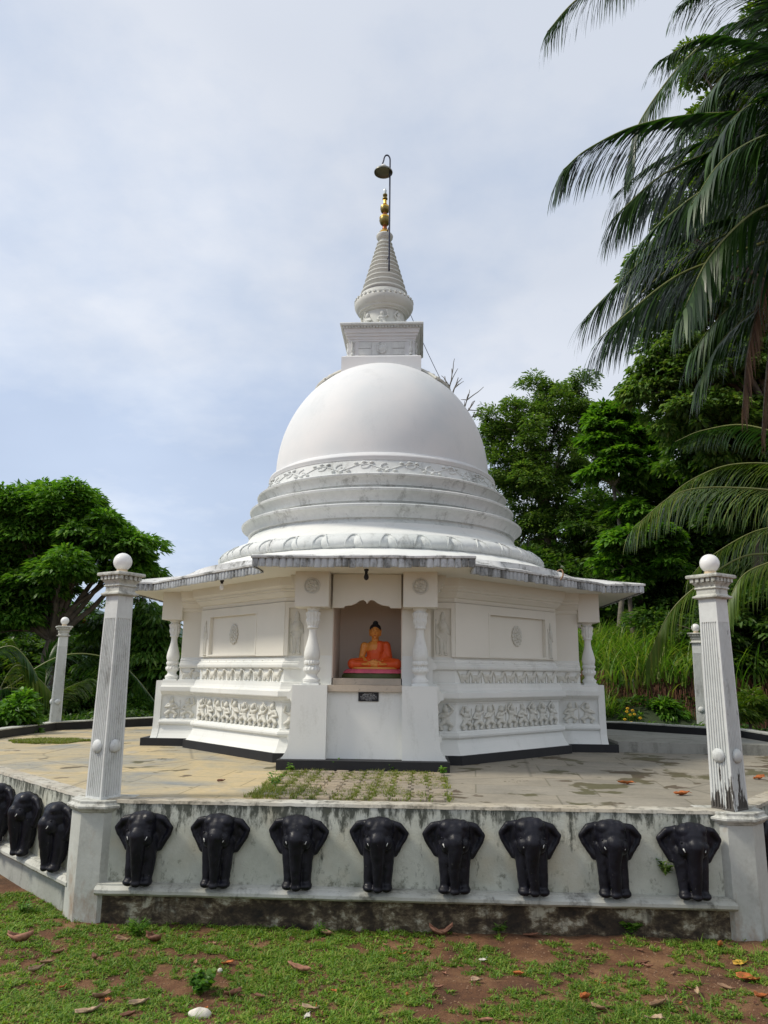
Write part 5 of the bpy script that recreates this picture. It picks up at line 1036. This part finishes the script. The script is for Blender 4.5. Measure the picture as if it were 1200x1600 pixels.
palm('lower coconut palm at the right with pale drooping fronds behind the right pillar', (1320, 810), 12.5, (8.6, 12.8), [
    dict(p=[(1250, 775, 12.4), (1150, 762, 12.3), (1060, 770, 12.2), (988, 826, 12.1)], Lmax=0.95, n=90, mat=M_palmY, hang=1.8, w=0.045),
    dict(p=[(1240, 735, 13), (1150, 725, 13.2), (1080, 750, 13.3), (1030, 790, 13.4)], Lmax=0.9, n=80, mat=M_palmY, hang=1.6, w=0.045),
    dict(p=[(1240, 860, 12.3), (1160, 870, 12.4), (1090, 915, 12.5), (1045, 960, 12.6), (1010, 1035, 12.7)], Lmax=0.95, n=90, mat=M_palmY, hang=1.8, w=0.045),
    dict(p=[(1250, 820, 13), (1180, 830, 13), (1110, 870, 13.1), (1075, 905, 13.2)], Lmax=0.85, n=70, mat=M_palmY, hang=1.8, w=0.045),
    dict(p=[(1260, 850, 12), (1210, 875, 12), (1160, 900, 12), (1130, 960, 12)], Lmax=0.9, n=60, mat=M_palmY, hang=2.2, w=0.045),
    dict(p=[(1250, 700, 13.5), (1170, 665, 14), (1100, 672, 14.3), (1055, 690, 14.5)], Lmax=0.8, n=70, mat=M_palm, hang=1.6, w=0.045)], 43, extra=2)
palm('young palm with feathery fronds behind the kerb at the far left', (-5, 1085), 17.6, (-9.6, 17.8), [
    dict(p=[(25, 1040, 17.6), (60, 1060, 17.6), (95, 1100, 17.6)], Lmax=0.75, n=46, mat=M_palmY, hang=1.6, w=0.056),
    dict(p=[(-20, 1030, 17.6), (20, 1010, 17.6), (55, 1050, 17.6), (62, 1090, 17.6)], Lmax=0.7, n=46, mat=M_palm, hang=1.4, w=0.056),
    dict(p=[(10, 1075, 17.4), (35, 1080, 17.4), (60, 1105, 17.3)], Lmax=0.6, n=36, mat=M_palm, hang=1.4, w=0.056)], 44, extra=1, r=0.08)
palm('young palm with upright pale fronds leaning toward the far left lamp pillar', (66, 1150), 19, (-8.75, 19.1), [
    dict(p=[(68, 1095, 19), (75, 1030, 19), (95, 990, 19)], Lmax=0.8, n=46, mat=M_palm, hang=1.0, w=0.056),
    dict(p=[(60, 1095, 19), (50, 1050, 19), (20, 1000, 19)], Lmax=0.7, n=46, mat=M_palmY, hang=1.4, w=0.056),
    dict(p=[(80, 1105, 19), (100, 1078, 19), (140, 1060, 19)], Lmax=0.7, n=46, mat=M_palmY, hang=1.4, w=0.056)], 45, extra=0, r=0.05)

# bare tree behind the dome
rb = np.random.default_rng(51); bs = at(715, 900, 24); bs[2] = gz(bs[0], bs[1]); BT = thing('bare_tree', 'leafless tree whose twigs stick out right of the dome', 'tree', tuple(bs)); q = MB()
q.tube([p-bs for p in branch_pts(bs, at(706, 640, 24), rb, 8, 0)], [0.16*(1-0.7*k/7) for k in range(8)], 7)
def twig(a, b, r, dep):
    P = branch_pts(a, b, rb, 6, 0.03); q.tube([p-bs for p in P], [r*(1-0.6*k/5) for k in range(6)], 5)
    if dep:
        for _ in range(3):
            s = P[rb.integers(2, 5)]; d = (b-a)*rb.uniform(0.25, 0.45)+rb.normal(0, 0.22, 3)*np.linalg.norm(b-a)*0.8; twig(s, s+d, r*0.6, dep-1)
for px, py in ((706, 576), (716, 590), (695, 588)): twig(at(704, 625, 24), at(px, py, 24), 0.032, 1)
for px, py in ((742, 626), (752, 646), (733, 616)): twig(at(716, 668, 24), at(px, py, 24), 0.035, 1)
q.build('trunk', M_barkpale, BT)

# ---- soil bank, tall grass, yellow flowers
q = MB(); nxp, nyp = 60, 22; vv = []
for j in range(nyp):
    for i in range(nxp):
        x = 4.3+i*0.10; t_ = j/(nyp-1); Yb = 17.9-0.40*(x-4.3)+t_*1.3; h = (1.20+0.25*mnoise.noise(Vector((x*0.8, 0, 2))))*(1-(1-t_)**2.2)-1.5*(1-t_)*0
        n_ = mnoise.noise(Vector((x*1.7, t_*3, 0)))*0.22+mnoise.noise(Vector((x*6, t_*8, 7)))*0.08; vv.append((x, Yb+n_, -1.2+h*1.0+n_*0.5))
q.add(vv, [(j*nxp+i, j*nxp+i+1, (j+1)*nxp+i+1, (j+1)*nxp+i) for j in range(nyp-1) for i in range(nxp-1)])
m_, t_, b_ = newmat('bank_earth'); t_.links.new(ramp(t_, tnoise(t_, wcoords(t_, (1, 1, 0.5)), 5, 8, 0.75), [(0.3, (0.022, 0.012, 0.008)), (0.5, (0.075, 0.038, 0.022)), (0.7, (0.14, 0.08, 0.045))]), b_.inputs['Base Color']); b_.inputs['Roughness'].default_value = 1; bump(t_, b_, tnoise(t_, wcoords(t_), 14, 8, 0.75), 1.0, 0.08)
tag(q.build('soil_bank', m_, smooth=180), kind='structure')
def blades(P, H, Wb, rng, lean=0.35, seg=3):
    n = len(P); a = rng.uniform(0, 2*math.pi, n); dr = np.stack([np.cos(a), np.sin(a), np.zeros(n)], 1); sd = np.stack([-np.sin(a), np.cos(a), np.zeros(n)], 1)
    h = (H*rng.uniform(0.5, 1.15, n) if not hasattr(H, '__len__') else H)[:, None]; w = (Wb*rng.uniform(0.7, 1.2, n))[:, None]; ln = (lean*rng.uniform(0.3, 1.6, n))[:, None]; V = []
    for k in range(seg+1):
        t = k/seg; c = P+np.array([0, 0, 1.0])*h*(t-0.35*ln*t*t)+dr*h*ln*t*t*1.1; ww = w*(1-t)**0.7*0.5+0.0006
        V += [c-sd*ww, c+sd*ww]
    V = np.stack(V, 1).reshape(-1, 3); m = 2*(seg+1); i = np.arange(n)[:, None]*m; F = np.concatenate([np.concatenate([i+2*k, i+2*k+1, i+2*k+3, i+2*k+2], 1) for k in range(seg)], 0); return V, F
rg = np.random.default_rng(61)
P = []
for _ in range(5200):
    x = rg.uniform(4.0, 9.0); t_ = rg.uniform(0, 1); y = 18.7-0.40*(x-4.3)+t_*4.0; z = (-0.15 if x > 5.3 else -0.7)+0.8*t_+0.35*mnoise.noise(Vector((x*1.3, 0, 4)))*(1-t_)-(0.5*rg.random()**3)*(t_ < 0.2); y = y-(0.5 if t_ < 0.1 else 0); 
    if x > 6.9 and rg.random() < 0.6: continue
    P.append((x, y, z))
V, F = blades(np.array(P), 1.15, 0.045, rg, 0.9, 4); V1, F1 = V, F
P = [(rg.uniform(4.0, 5.25), rg.uniform(17.0, 18.0), -1.2) for _ in range(900)]; V, F = blades(np.array(P), 0.95, 0.035, rg, 0.5, 4)
o = mkobj('tall_grass', np.concatenate([V1, V]), np.concatenate([F1, F+len(V1)]), M_lime); tag(o, 'tall lime green grass on top of the soil bank right of the stupa', 'grass', kind='stuff')
P = []
for _ in range(2600):
    x = rg.uniform(4.4, 9.5); t_ = rg.uniform(0.02, 1); y = 17.72-0.40*(x-4.3)+t_*1.3; P.append((x, y, -1.12+1.22*(1-(1-t_)**2.2)))
V, F = blades(np.array(P), -0.40, 0.014, rg, 0.25, 3); o = mkobj('hanging_roots', V, F, M_dryleaf['brown']); tag(o, 'matted brown roots and dry straw hanging down the soil bank', 'roots', kind='stuff')
FL = thing('flowering_plant', 'plant with yellow flowers at the foot of the soil bank right of the stupa', 'plant', tuple(at(984, 1128, 16.9)))
o0 = np.array(FL.location); q = MB(); fp = [(980, 1107), (988, 1110), (984, 1117), (991, 1116), (986, 1129), (979, 1112), (1000, 1122), (976, 1124)]
for px, py in fp:
    p = at(px, py, 16.8)-o0; q.tube([np.array([p[0]*0.5, 0, -0.3]), p], 0.006, 5)
q.build('stems', M_grass, FL)
for px, py in fp:
    p = at(px, py, 16.8)-o0; q = MB()
    for k in range(6): a = k*math.pi/3; q.ball((p[0]+0.022*math.cos(a), p[1]-0.02, p[2]+0.016*math.sin(a)), (0.018, 0.012, 0.012), 8, 5)
    q.build('flower', M_yellow, FL, 180)
V, F = leaves(np.array([at(rg.uniform(965, 1005), rg.uniform(1115, 1138), 16.9) for _ in range(160)])-o0, rg.normal(0, 1, (160, 3)), 0.13, 0.05, rg); mkobj('foliage', V, F, M_leafA, FL)

# ---- foreground grass, weeds, litter
def inwall(x, y): d = np.array([x, y])-WO; return d@wn
P = []; H = []
rg = np.random.default_rng(71)
while len(P) < 90000:
    x = rg.uniform(-4.6, 4.4); y = rg.uniform(4.3, 7.9)
    if abs(x) > 0.62*y+0.3: continue
    d_ = inwall(x, y)
    if x > PL[0]-0.1 and d_ > -0.03: continue
    if x <= PL[0]-0.1:
        w2 = (np.array([x, y])-l0)@np.array([-LD[1], LD[0]])
        if w2 < 0.02 and False: continue
        if (np.array([x, y])-l0)@np.array([LD[1], -LD[0]]) > -0.04: continue
    n1_ = 0.6*mnoise.noise(Vector((x*0.9+3, y*1.4, 0)))+0.7*mnoise.noise(Vector((x*3.1, y*4.2, 5)))+0.7*mnoise.noise(Vector((x*9, y*9, 8)))
    dens = 0.47+n1_*1.25-0.10*max(0, x-0.8)-(0.5 if (x+1.35)**2+((y-6.0)*1.0)**2 < 0.10 else 0)+(0.14 if x < 0.4 else 0)
    if x > 1.0 and y > 5.7: dens -= 0.24
    if d_ > -0.25 and x > PL[0]: dens += 0.02
    if rg.random() > max(0.0, min(1, dens)): continue
    k = 9 if len(P) % 3 else 5; c = np.array([x, y, ground_z(x, y)-0.004]); hh = 0.020+0.022*rg.random()+0.016*max(0, n1_)
    if rg.random() < 0.05: hh *= rg.uniform(1.5, 2.4)
    for _ in range(k): P.append(c+np.array([*rg.normal(0, 0.014, 2), 0])); H.append(hh*rg.uniform(0.6, 1.2))
V, F = blades(np.array(P), np.array(H), 0.0075, rg, 1.0, 2)
# small creeping leaves between the blades
Q = np.array(P[::2]); Q[:, 2] += 0.010; D = rg.normal(0, 1, (len(Q), 3)); D[:, 2] = np.abs(D[:, 2])*0.5; V2, F2 = leaves(Q, D, 0.026, 0.014, rg)
o = mkobj('grass', V, F, M_grass); tag(o, 'short patchy green grass on red soil in front of the wall', 'grass', kind='stuff')
o = mkobj('ground_cover', V2, F2, M_grass); tag(o, 'tiny creeping weed leaves between the grass blades in front of the wall', 'ground cover', kind='stuff')
# loose crumbs and straw of the soil
q = MB(); r = random.Random(4)
for _ in range(2600):
    x = r.uniform(-3.4, 3.4); y = r.uniform(4.8, 6.75); s = r.uniform(0.003, 0.010); z = ground_z(x, y)
    q.add([(x-s, y-s*r.random(), z), (x+s, y-s*0.5, z+s*0.3), (x+s*0.3, y+s, z+s*0.2), (x, y, z+s*1.1)], [(0, 1, 3), (1, 2, 3), (2, 0, 3)])
for _ in range(900):
    x = r.uniform(-3.4, 3.4); y = r.uniform(4.8, 6.75); a_ = r.uniform(0, 6.28); l_ = r.uniform(0.015, 0.05); z = ground_z(x, y)+0.004
    q.tube([(x, y, z), (x+l_*0.5*math.cos(a_), y+l_*0.5*math.sin(a_), z+0.006), (x+l_*math.cos(a_+0.3), y+l_*math.sin(a_+0.3), z)], 0.0012, 3)
o = q.build('soil_crumbs', M_dryleaf['tan']); tag(o, 'loose reddish soil crumbs scattered on the bare earth', 'soil', kind='stuff')

def leafshape(L_, W_, curl, twist, seed):
    r = random.Random(seed); nu, nv = 9, 5; v = []
    for i in range(nu):
        t = i/(nu-1); w = W_*math.sin(math.pi*min(1, t*0.93+0.04))**0.75
        for j in range(nv):
            s = (j/(nv-1)-0.5)*2; a = curl*s*1.5
            v.append(((t-0.5)*L_, s*w*0.5*math.cos(a*0.8)*r.uniform(0.85, 1.1), abs(math.sin(a))*w*0.5+0.5*L_*curl*(t-0.5)**2*2+r.uniform(-1, 1)*0.07*W_+twist*s*(t-0.5)*W_))
    f = [(i*nv+j, (i+1)*nv+j, (i+1)*nv+j+1, i*nv+j+1) for i in range(nu-1) for j in range(nv-1)]
    return v, f
def fallen(px, py, L_, W_, curl, rz, m, label, seed, lift=0.012, z=None, group=None, name='fallen_leaf'):
    d = ray(px, py); zz = ZG if z is None else z; p = d*(zz/d[2])
    if z is None: p[2] = ground_z(p[0], p[1])
    q = MB(); v, f = leafshape(L_, W_, curl, r_.uniform(-0.4, 0.4), seed); q.add(v, f, Mt((0, 0, lift), rz, (1, 1, 1), r_.uniform(-0.2, 0.2), r_.uniform(-0.15, 0.15)))
    q.tube([np.array(Mt((0, 0, lift), rz) @ Vector((L_*0.48, 0, 0.02))), np.array(Mt((0, 0, lift), rz) @ Vector((L_*0.66, 0.008, 0.012)))], 0.0022, 5)
    o = q.build(name, M_dryleaf[m], smooth=180); so_ = o.modifiers.new('thickness', 'SOLIDIFY'); so_.thickness = 0.0016; o.location = p; return tag(o, label, 'leaf', group)
r_ = random.Random(12)
for k, (px, py, L_, W_, cu, rz, m, lb) in enumerate([
    (467, 1524, 0.20, 0.085, 0.9, rad(-28), 'pink', 'long curled pinkish brown leaf lying right of the wall middle in the foreground'),
    (30, 1474, 0.20, 0.12, 1.2, rad(8), 'pink', 'big rolled brown leaf at the left edge of the grass'),
    (55, 1520, 0.13, 0.07, 1.0, rad(60), 'pale', 'pale curled leaf in the left foreground grass'),
    (72, 1507, 0.09, 0.05, 0.8, rad(20), 'tan', 'small tan leaf just right of the pale curled leaf at left'),
    (138, 1588, 0.16, 0.055, 0.6, rad(24), 'pale', 'long pale leaf at the lower left border of the picture'),
    (158, 1562, 0.14, 0.06, 0.8, rad(50), 'tan', 'tan leaf standing on edge in the lower left grass'),
    (217, 1572, 0.13, 0.06, 0.7, rad(30), 'pale', 'pale tan leaf left of the big green weed'),
    (200, 1592, 0.10, 0.05, 0.7, rad(10), 'brown', 'brown leaf at the bottom border left of the white stone'),
    (240, 1474, 0.15, 0.11, 1.1, rad(-20), 'brown', 'clump like brown crumpled leaf near the wall foot at left'),
    (192, 1472, 0.12, 0.06, 0.8, rad(-5), 'tan', 'tan folded leaf left of the crumpled brown leaf by the wall'),
    (147, 1503, 0.11, 0.06, 1.0, rad(-50), 'brown', 'reddish brown leaf on the grass between the pier and the bare patch'),
    (90, 1490, 0.10, 0.045, 0.8, rad(5), 'brown', 'dark thin leaf on the grass under the left pier'),
    (355, 1508, 0.085, 0.06, 0.4, rad(15), 'orange', 'bright orange leaf in the grass right of the big green weed'),
    (364, 1556, 0.12, 0.07, 0.9, rad(25), 'brown', 'rust brown leaf below the orange leaf'),
    (404, 1563, 0.08, 0.05, 0.7, rad(-30), 'brown', 'small brown leaf right of the rust brown leaf'),
    (484, 1580, 0.11, 0.04, 0.5, rad(-5), 'pale', 'thin pale leaf at the bottom border below the long curled leaf'),
    (480, 1592, 0.06, 0.04, 0.4, rad(60), 'white', 'tiny whitish leaf at the bottom border below the thin pale leaf'),
    (510, 1463, 0.10, 0.07, 0.8, rad(-10), 'tan', 'yellowish tan leaf near the wall foot left of the middle'),
    (690, 1462, 0.20, 0.10, 1.6, rad(5), 'pink', 'arched reddish leaf standing against the wall foot right of the middle'),
    (754, 1501, 0.06, 0.035, 0.3, rad(5), 'white', 'small white leaf chip on the grass right of the middle'),
    (745, 1541, 0.08, 0.05, 0.6, rad(0), 'pale', 'small pale leaf in the grass below the white chip'),
    (810, 1527, 0.07, 0.05, 0.7, rad(-15), 'orange', 'small orange brown leaf on the grass below the sixth elephant'),
    (830, 1465, 0.13, 0.045, 0.5, rad(-4), 'brown', 'flat red brown leaf along the wall foot below the sixth elephant'),
    (915, 1564, 0.10, 0.075, 0.8, rad(35), 'orange', 'upright orange brown leaf low in the right foreground'),
    (935, 1580, 0.10, 0.05, 0.7, rad(-40), 'tan', 'tan leaf just below the upright orange brown leaf'),
    (758, 1597, 0.10, 0.06, 0.6, rad(5), 'pink', 'pinkish leaf cut by the bottom border right of the middle'),
    (1004, 1511, 0.10, 0.045, 0.6, rad(5), 'brown', 'red brown leaf on the bare soil below the right elephants'),
    (1126, 1480, 0.10, 0.07, 0.9, rad(50), 'orange', 'upright rusty leaf on the soil near the right pier'),
    (1156, 1502, 0.11, 0.06, 0.3, rad(3), 'yellow', 'flat yellow leaf on the soil below the right pier'),
    (1168, 1530, 0.16, 0.10, 0.5, rad(-8), 'orange', 'large flat red orange leaf at the right edge of the foreground'),
    (1090, 1560, 0.13, 0.055, 0.8, rad(70), 'pale', 'narrow pale leaf standing in the lower right grass'),
    (1030, 1576, 0.14, 0.07, 0.8, rad(20), 'tan', 'broad tan leaf in the lower right foreground'),
    (1190, 1562, 0.14, 0.06, 0.7, rad(25), 'orange', 'orange leaf cut by the right border'),
    (1022, 1594, 0.11, 0.05, 0.6, rad(-12), 'pale', 'pale pinkish leaf at the bottom border right'),
    (1135, 1552, 0.11, 0.05, 0.7, rad(-30), 'tan', 'dull tan leaf between the right foreground leaves')]): fallen(px, py, L_, W_, cu, rz, m, lb, 100+k)
for k, (px, py, m, lb) in enumerate([(978, 1226, 'orange', 'small orange leaf lying on the terrace right of the stupa porch'), (1066, 1243, 'orange', 'small orange leaf on the terrace beside the near right pillar'), (1186, 1218, 'orange', 'orange leaf on the terrace at the right border'), (345, 1222, 'brown', 'tiny dark leaf on the bare left half of the terrace')]):
    fallen(px, py, 0.17 if m == 'orange' else 0.08, 0.08 if m == 'orange' else 0.05, 0.5, rad(10*k), m, lb, 300+k, 0.008, ZF)
r2_ = random.Random(99)
for k in range(64):                       # the many small leaves that nothing tells apart
    px = r2_.uniform(10, 1190); py = r2_.uniform(1475, 1595)
    fallen(px, py, r2_.uniform(0.03, 0.075), r2_.uniform(0.018, 0.035), r2_.uniform(0.3, 1), r2_.uniform(0, 6), r2_.choice(['brown', 'brown', 'tan', 'pink', 'orange']), 'tiny dry brownish leaf scrap on the foreground grass', 400+k, 0.008, None, 'tiny dry leaf scraps in the grass')
# white stone
q = MB(); q.ball((0, 0, 0.02), (0.075, 0.045, 0.035), 14, 9); V_, F_ = q.arrays(); V_ = V_*(1+0.16*np.array([[mnoise.noise(Vector(tuple(v*22)))] for v in V_])); o = mkobj('stone', V_, F_, M_dryleaf['white'], smooth=50); d = ray(313, 1586); p = d*(ZG/d[2]); o.location = (p[0], p[1], ground_z(p[0], p[1])); tag(o, 'white crumpled stone chip at the bottom of the picture below the big weed', 'stone')
o2 = o.copy(); COL.objects.link(o2); d = ray(344, 1518); p = d*(ZG/d[2]); o2.location = (p[0], p[1], ground_z(p[0], p[1])); o2.scale = (0.25, 0.3, 0.5); o2['label'] = 'tiny white chip in the grass beside the bright orange leaf'
# weeds
def weed(px, py, Lh, n, label, z=None, mat=None, leaf=(0.06, 0.035), seed=1, spread=0.6, p=None):
    if p is None: d = ray(px, py); zz = ZG if z is None else z; p = d*(zz/d[2]); p[2] = ground_z(p[0], p[1]) if z is None else z
    rg = np.random.default_rng(seed); t = thing('weed', label, 'weed', tuple(p)); q = MB(); P = []; D = []
    for k in range(n):
        a = rg.uniform(0, 6.28); tip = np.array([math.cos(a)*Lh*spread*rg.uniform(0.3, 1), math.sin(a)*Lh*spread*rg.uniform(0.3, 1), Lh*rg.uniform(0.5, 1)]); q.tube([(0, 0, 0), tip*np.array([0.35, 0.35, 0.6]), tip], [0.003, 0.0025, 0.0015], 5)
        for s in np.linspace(0.4, 1, 4):
            for g in (-1, 1): P.append(tip*s); D.append(np.array([math.cos(a+g*1.3), math.sin(a+g*1.3), 0.25])+rg.normal(0, 0.2, 3))
    q.build('stems', M_grass, t); V, F = leaves(np.array(P), np.array(D), leaf[0], leaf[1], rg, 0.15); mkobj('foliage', V, F, mat or M_leafA, t); return t
weed(315, 1550, 0.13, 22, 'big green leafy weed in the foreground grass left of the middle', seed=1, leaf=(0.06, 0.045))
weed(985, 1462, 0.12, 20, 'bright green weed against the wall foot below the seventh elephant', seed=2, spread=1.0)
weed(500, 1462, 0.08, 10, 'small weed at the wall foot below the third elephant', seed=3, leaf=(0.05, 0.015))
weed(215, 1462, 0.10, 14, 'spiky weed at the wall foot right of the left pier', seed=4, leaf=(0.09, 0.014))
weed(780, 1460, 0.08, 8, 'thin weed at the wall foot between the fifth and sixth elephants', seed=6, leaf=(0.06, 0.014))
weed(40, 1425, 0.09, 12, 'weed tuft at the foot of the receding left wall', seed=7, leaf=(0.08, 0.012))
sp = at(1040, 1368, float(ray(1040, 1368)[1]*((WO@wn)/(ray(1040, 1368)[:2]@wn)))-0.01); weed(0, 0, 0.13, 7, 'green sprig growing out of the wall beside the rightmost elephant', seed=5, p=sp, leaf=(0.055, 0.03), mat=M_leafC, spread=0.45)
# weedy pavers in front of the porch
U_ = lambda u, v: SW(u, v, ZF)
q = MB(); r = random.Random(8); c_, s_ = math.cos(STH), math.sin(STH)
for j in range(17):
    for i in range(10):
        u0 = -0.80+i*0.177+(0.03 if j % 2 else 0); v0 = -5.62+j*0.114; a = 0.07*r.uniform(0.9, 1.1); b2 = 0.043*r.uniform(0.9, 1.1)
        if i == 0 and r.random() < 0.5: continue
        x, y, _ = SW(u0+0.05, v0, 0); q.rings([([(-a, -b2), (a, -b2), (a, b2), (-a, b2)], 0), ([(-a, -b2), (a, -b2), (a, b2), (-a, b2)], 0.014), ([(-a*.93, -b2*.9), (a*.93, -b2*.9), (a*.93, b2*.9), (-a*.93, b2*.9)], 0.020+r.uniform(-.003, .005))], capb=False, M=Mt((x, y, ZF+0.001), -STH+r.uniform(-.05, .05)))
tag(q.build('paving', M_paver), kind='structure')
P = []; H = []; rg = np.random.default_rng(73)
while len(P) < 9000:
    u = rg.uniform(-0.93, 0.98); v = rg.uniform(-5.70, -3.72); d_ = 0.38+1.2*mnoise.noise(Vector((u*2.2, v*2.2, 1)))+(0.55 if u < -0.3 and v < -4.3 else 0)+(0.28 if v < -5.25 else 0)
    if abs(((u+0.80-0.05)/0.177+0.5) % 1-0.5) < 0.3 and rg.random() < 0.55: continue
    if rg.random() > d_: continue
    x, y, z = SW(u, v, ZF+0.006)
    for _ in range(6): P.append((x+rg.normal(0, 0.012), y+rg.normal(0, 0.012), z)); H.append(rg.uniform(0.02, 0.055))
V, F = blades(np.array(P), np.array(H), 0.007, rg, 0.8, 2); o = mkobj('paving_weeds', V, F, M_weed); tag(o, 'yellowish green weeds growing between the pavers in front of the shrine', 'weeds', kind='stuff')
for k, (px, py, h, lb) in enumerate([(430, 1232, 0.20, 'thin dark weed left of the weedy pavers'), (455, 1206, 0.10, 'small seedling at the left corner of the weedy pavers'), (522, 1204, 0.13, 'leafy seedling against the black plinth left of the middle'), (552, 1202, 0.12, 'second leafy seedling against the black plinth'), (572, 1204, 0.11, 'third seedling against the black plinth, near the middle'), (665, 1202, 0.11, 'seedling against the black plinth right of the middle'), (694, 1212, 0.11, 'seedling at the right corner of the weedy pavers'), (612, 1206, 0.07, 'short seedling on the plinth edge just right of the middle')]):
    weed(px, py, h, 5, lb, z=ZF, seed=20+k, leaf=(0.045, 0.028), spread=0.5, mat=M_leafA)
P = []; rg = np.random.default_rng(74)
while len(P) < 5000:
    x = rg.uniform(-6.2, -4.4); y = rg.uniform(11.6, 13.4); d_ = ((x+5.35)/0.62)**2+((y-12.5)/0.42)**2+0.8*mnoise.noise(Vector((x*3, y*3, 0)))
    if d_ < 1: P.append((x, y, ZF))
V, F = blades(np.array(P), 0.05, 0.012, rg, 0.8, 2); o = mkobj('grass_patch', V, F, M_weed); tag(o, 'flat yellow green grass patch growing on the terrace behind the left pillar', 'grass', kind='stuff')

# undergrowth outside the kerb
P = []; D = []; rg = np.random.default_rng(81)
for a_, b_ in (((-6.6, 11.4), (-7.2, 16.6)), ((-7.2, 16.6), (-5.2, 19.4)), ((-5.2, 19.4), (-0.5, 20.2)), ((2.9, 16.6), (4.8, 14.9)), ((4.8, 14.9), (6.4, 13.3)), ((6.4, 13.3), (6.8, 10.8)), ((4.2, 17.0), (7.5, 15.6)), ((6.0, 15.6), (8.5, 13.0))):
    a_ = np.array(a_); b_ = np.array(b_); L_ = np.linalg.norm(b_-a_); n_ = int(L_*420); d_ = (b_-a_)/L_; o_ = np.array([-d_[1], d_[0]])
    if np.dot(o_, (a_+b_)/2-np.array([0, 13])) < 0: o_ = -o_
    for _ in range(n_):
        t_ = rg.uniform(0, 1); w_ = rg.uniform(0.05, 1.5); x, y = a_+(b_-a_)*t_+o_*w_; h = max(0.03, 0.16+0.22*mnoise.noise(Vector((x*1.5, y*1.5, 3))))*rg.uniform(0.2, 1)
        P.append((x, y, ground_z(x, y)+h)); D.append((rg.normal(), rg.normal(), 0.5))
V, F = leaves(np.array(P), np.array(D), 0.15, 0.06, rg); o = mkobj('undergrowth', V, F, M_leafB); tag(o, 'low leafy undergrowth creeping up outside the black kerb', 'undergrowth', kind='stuff')
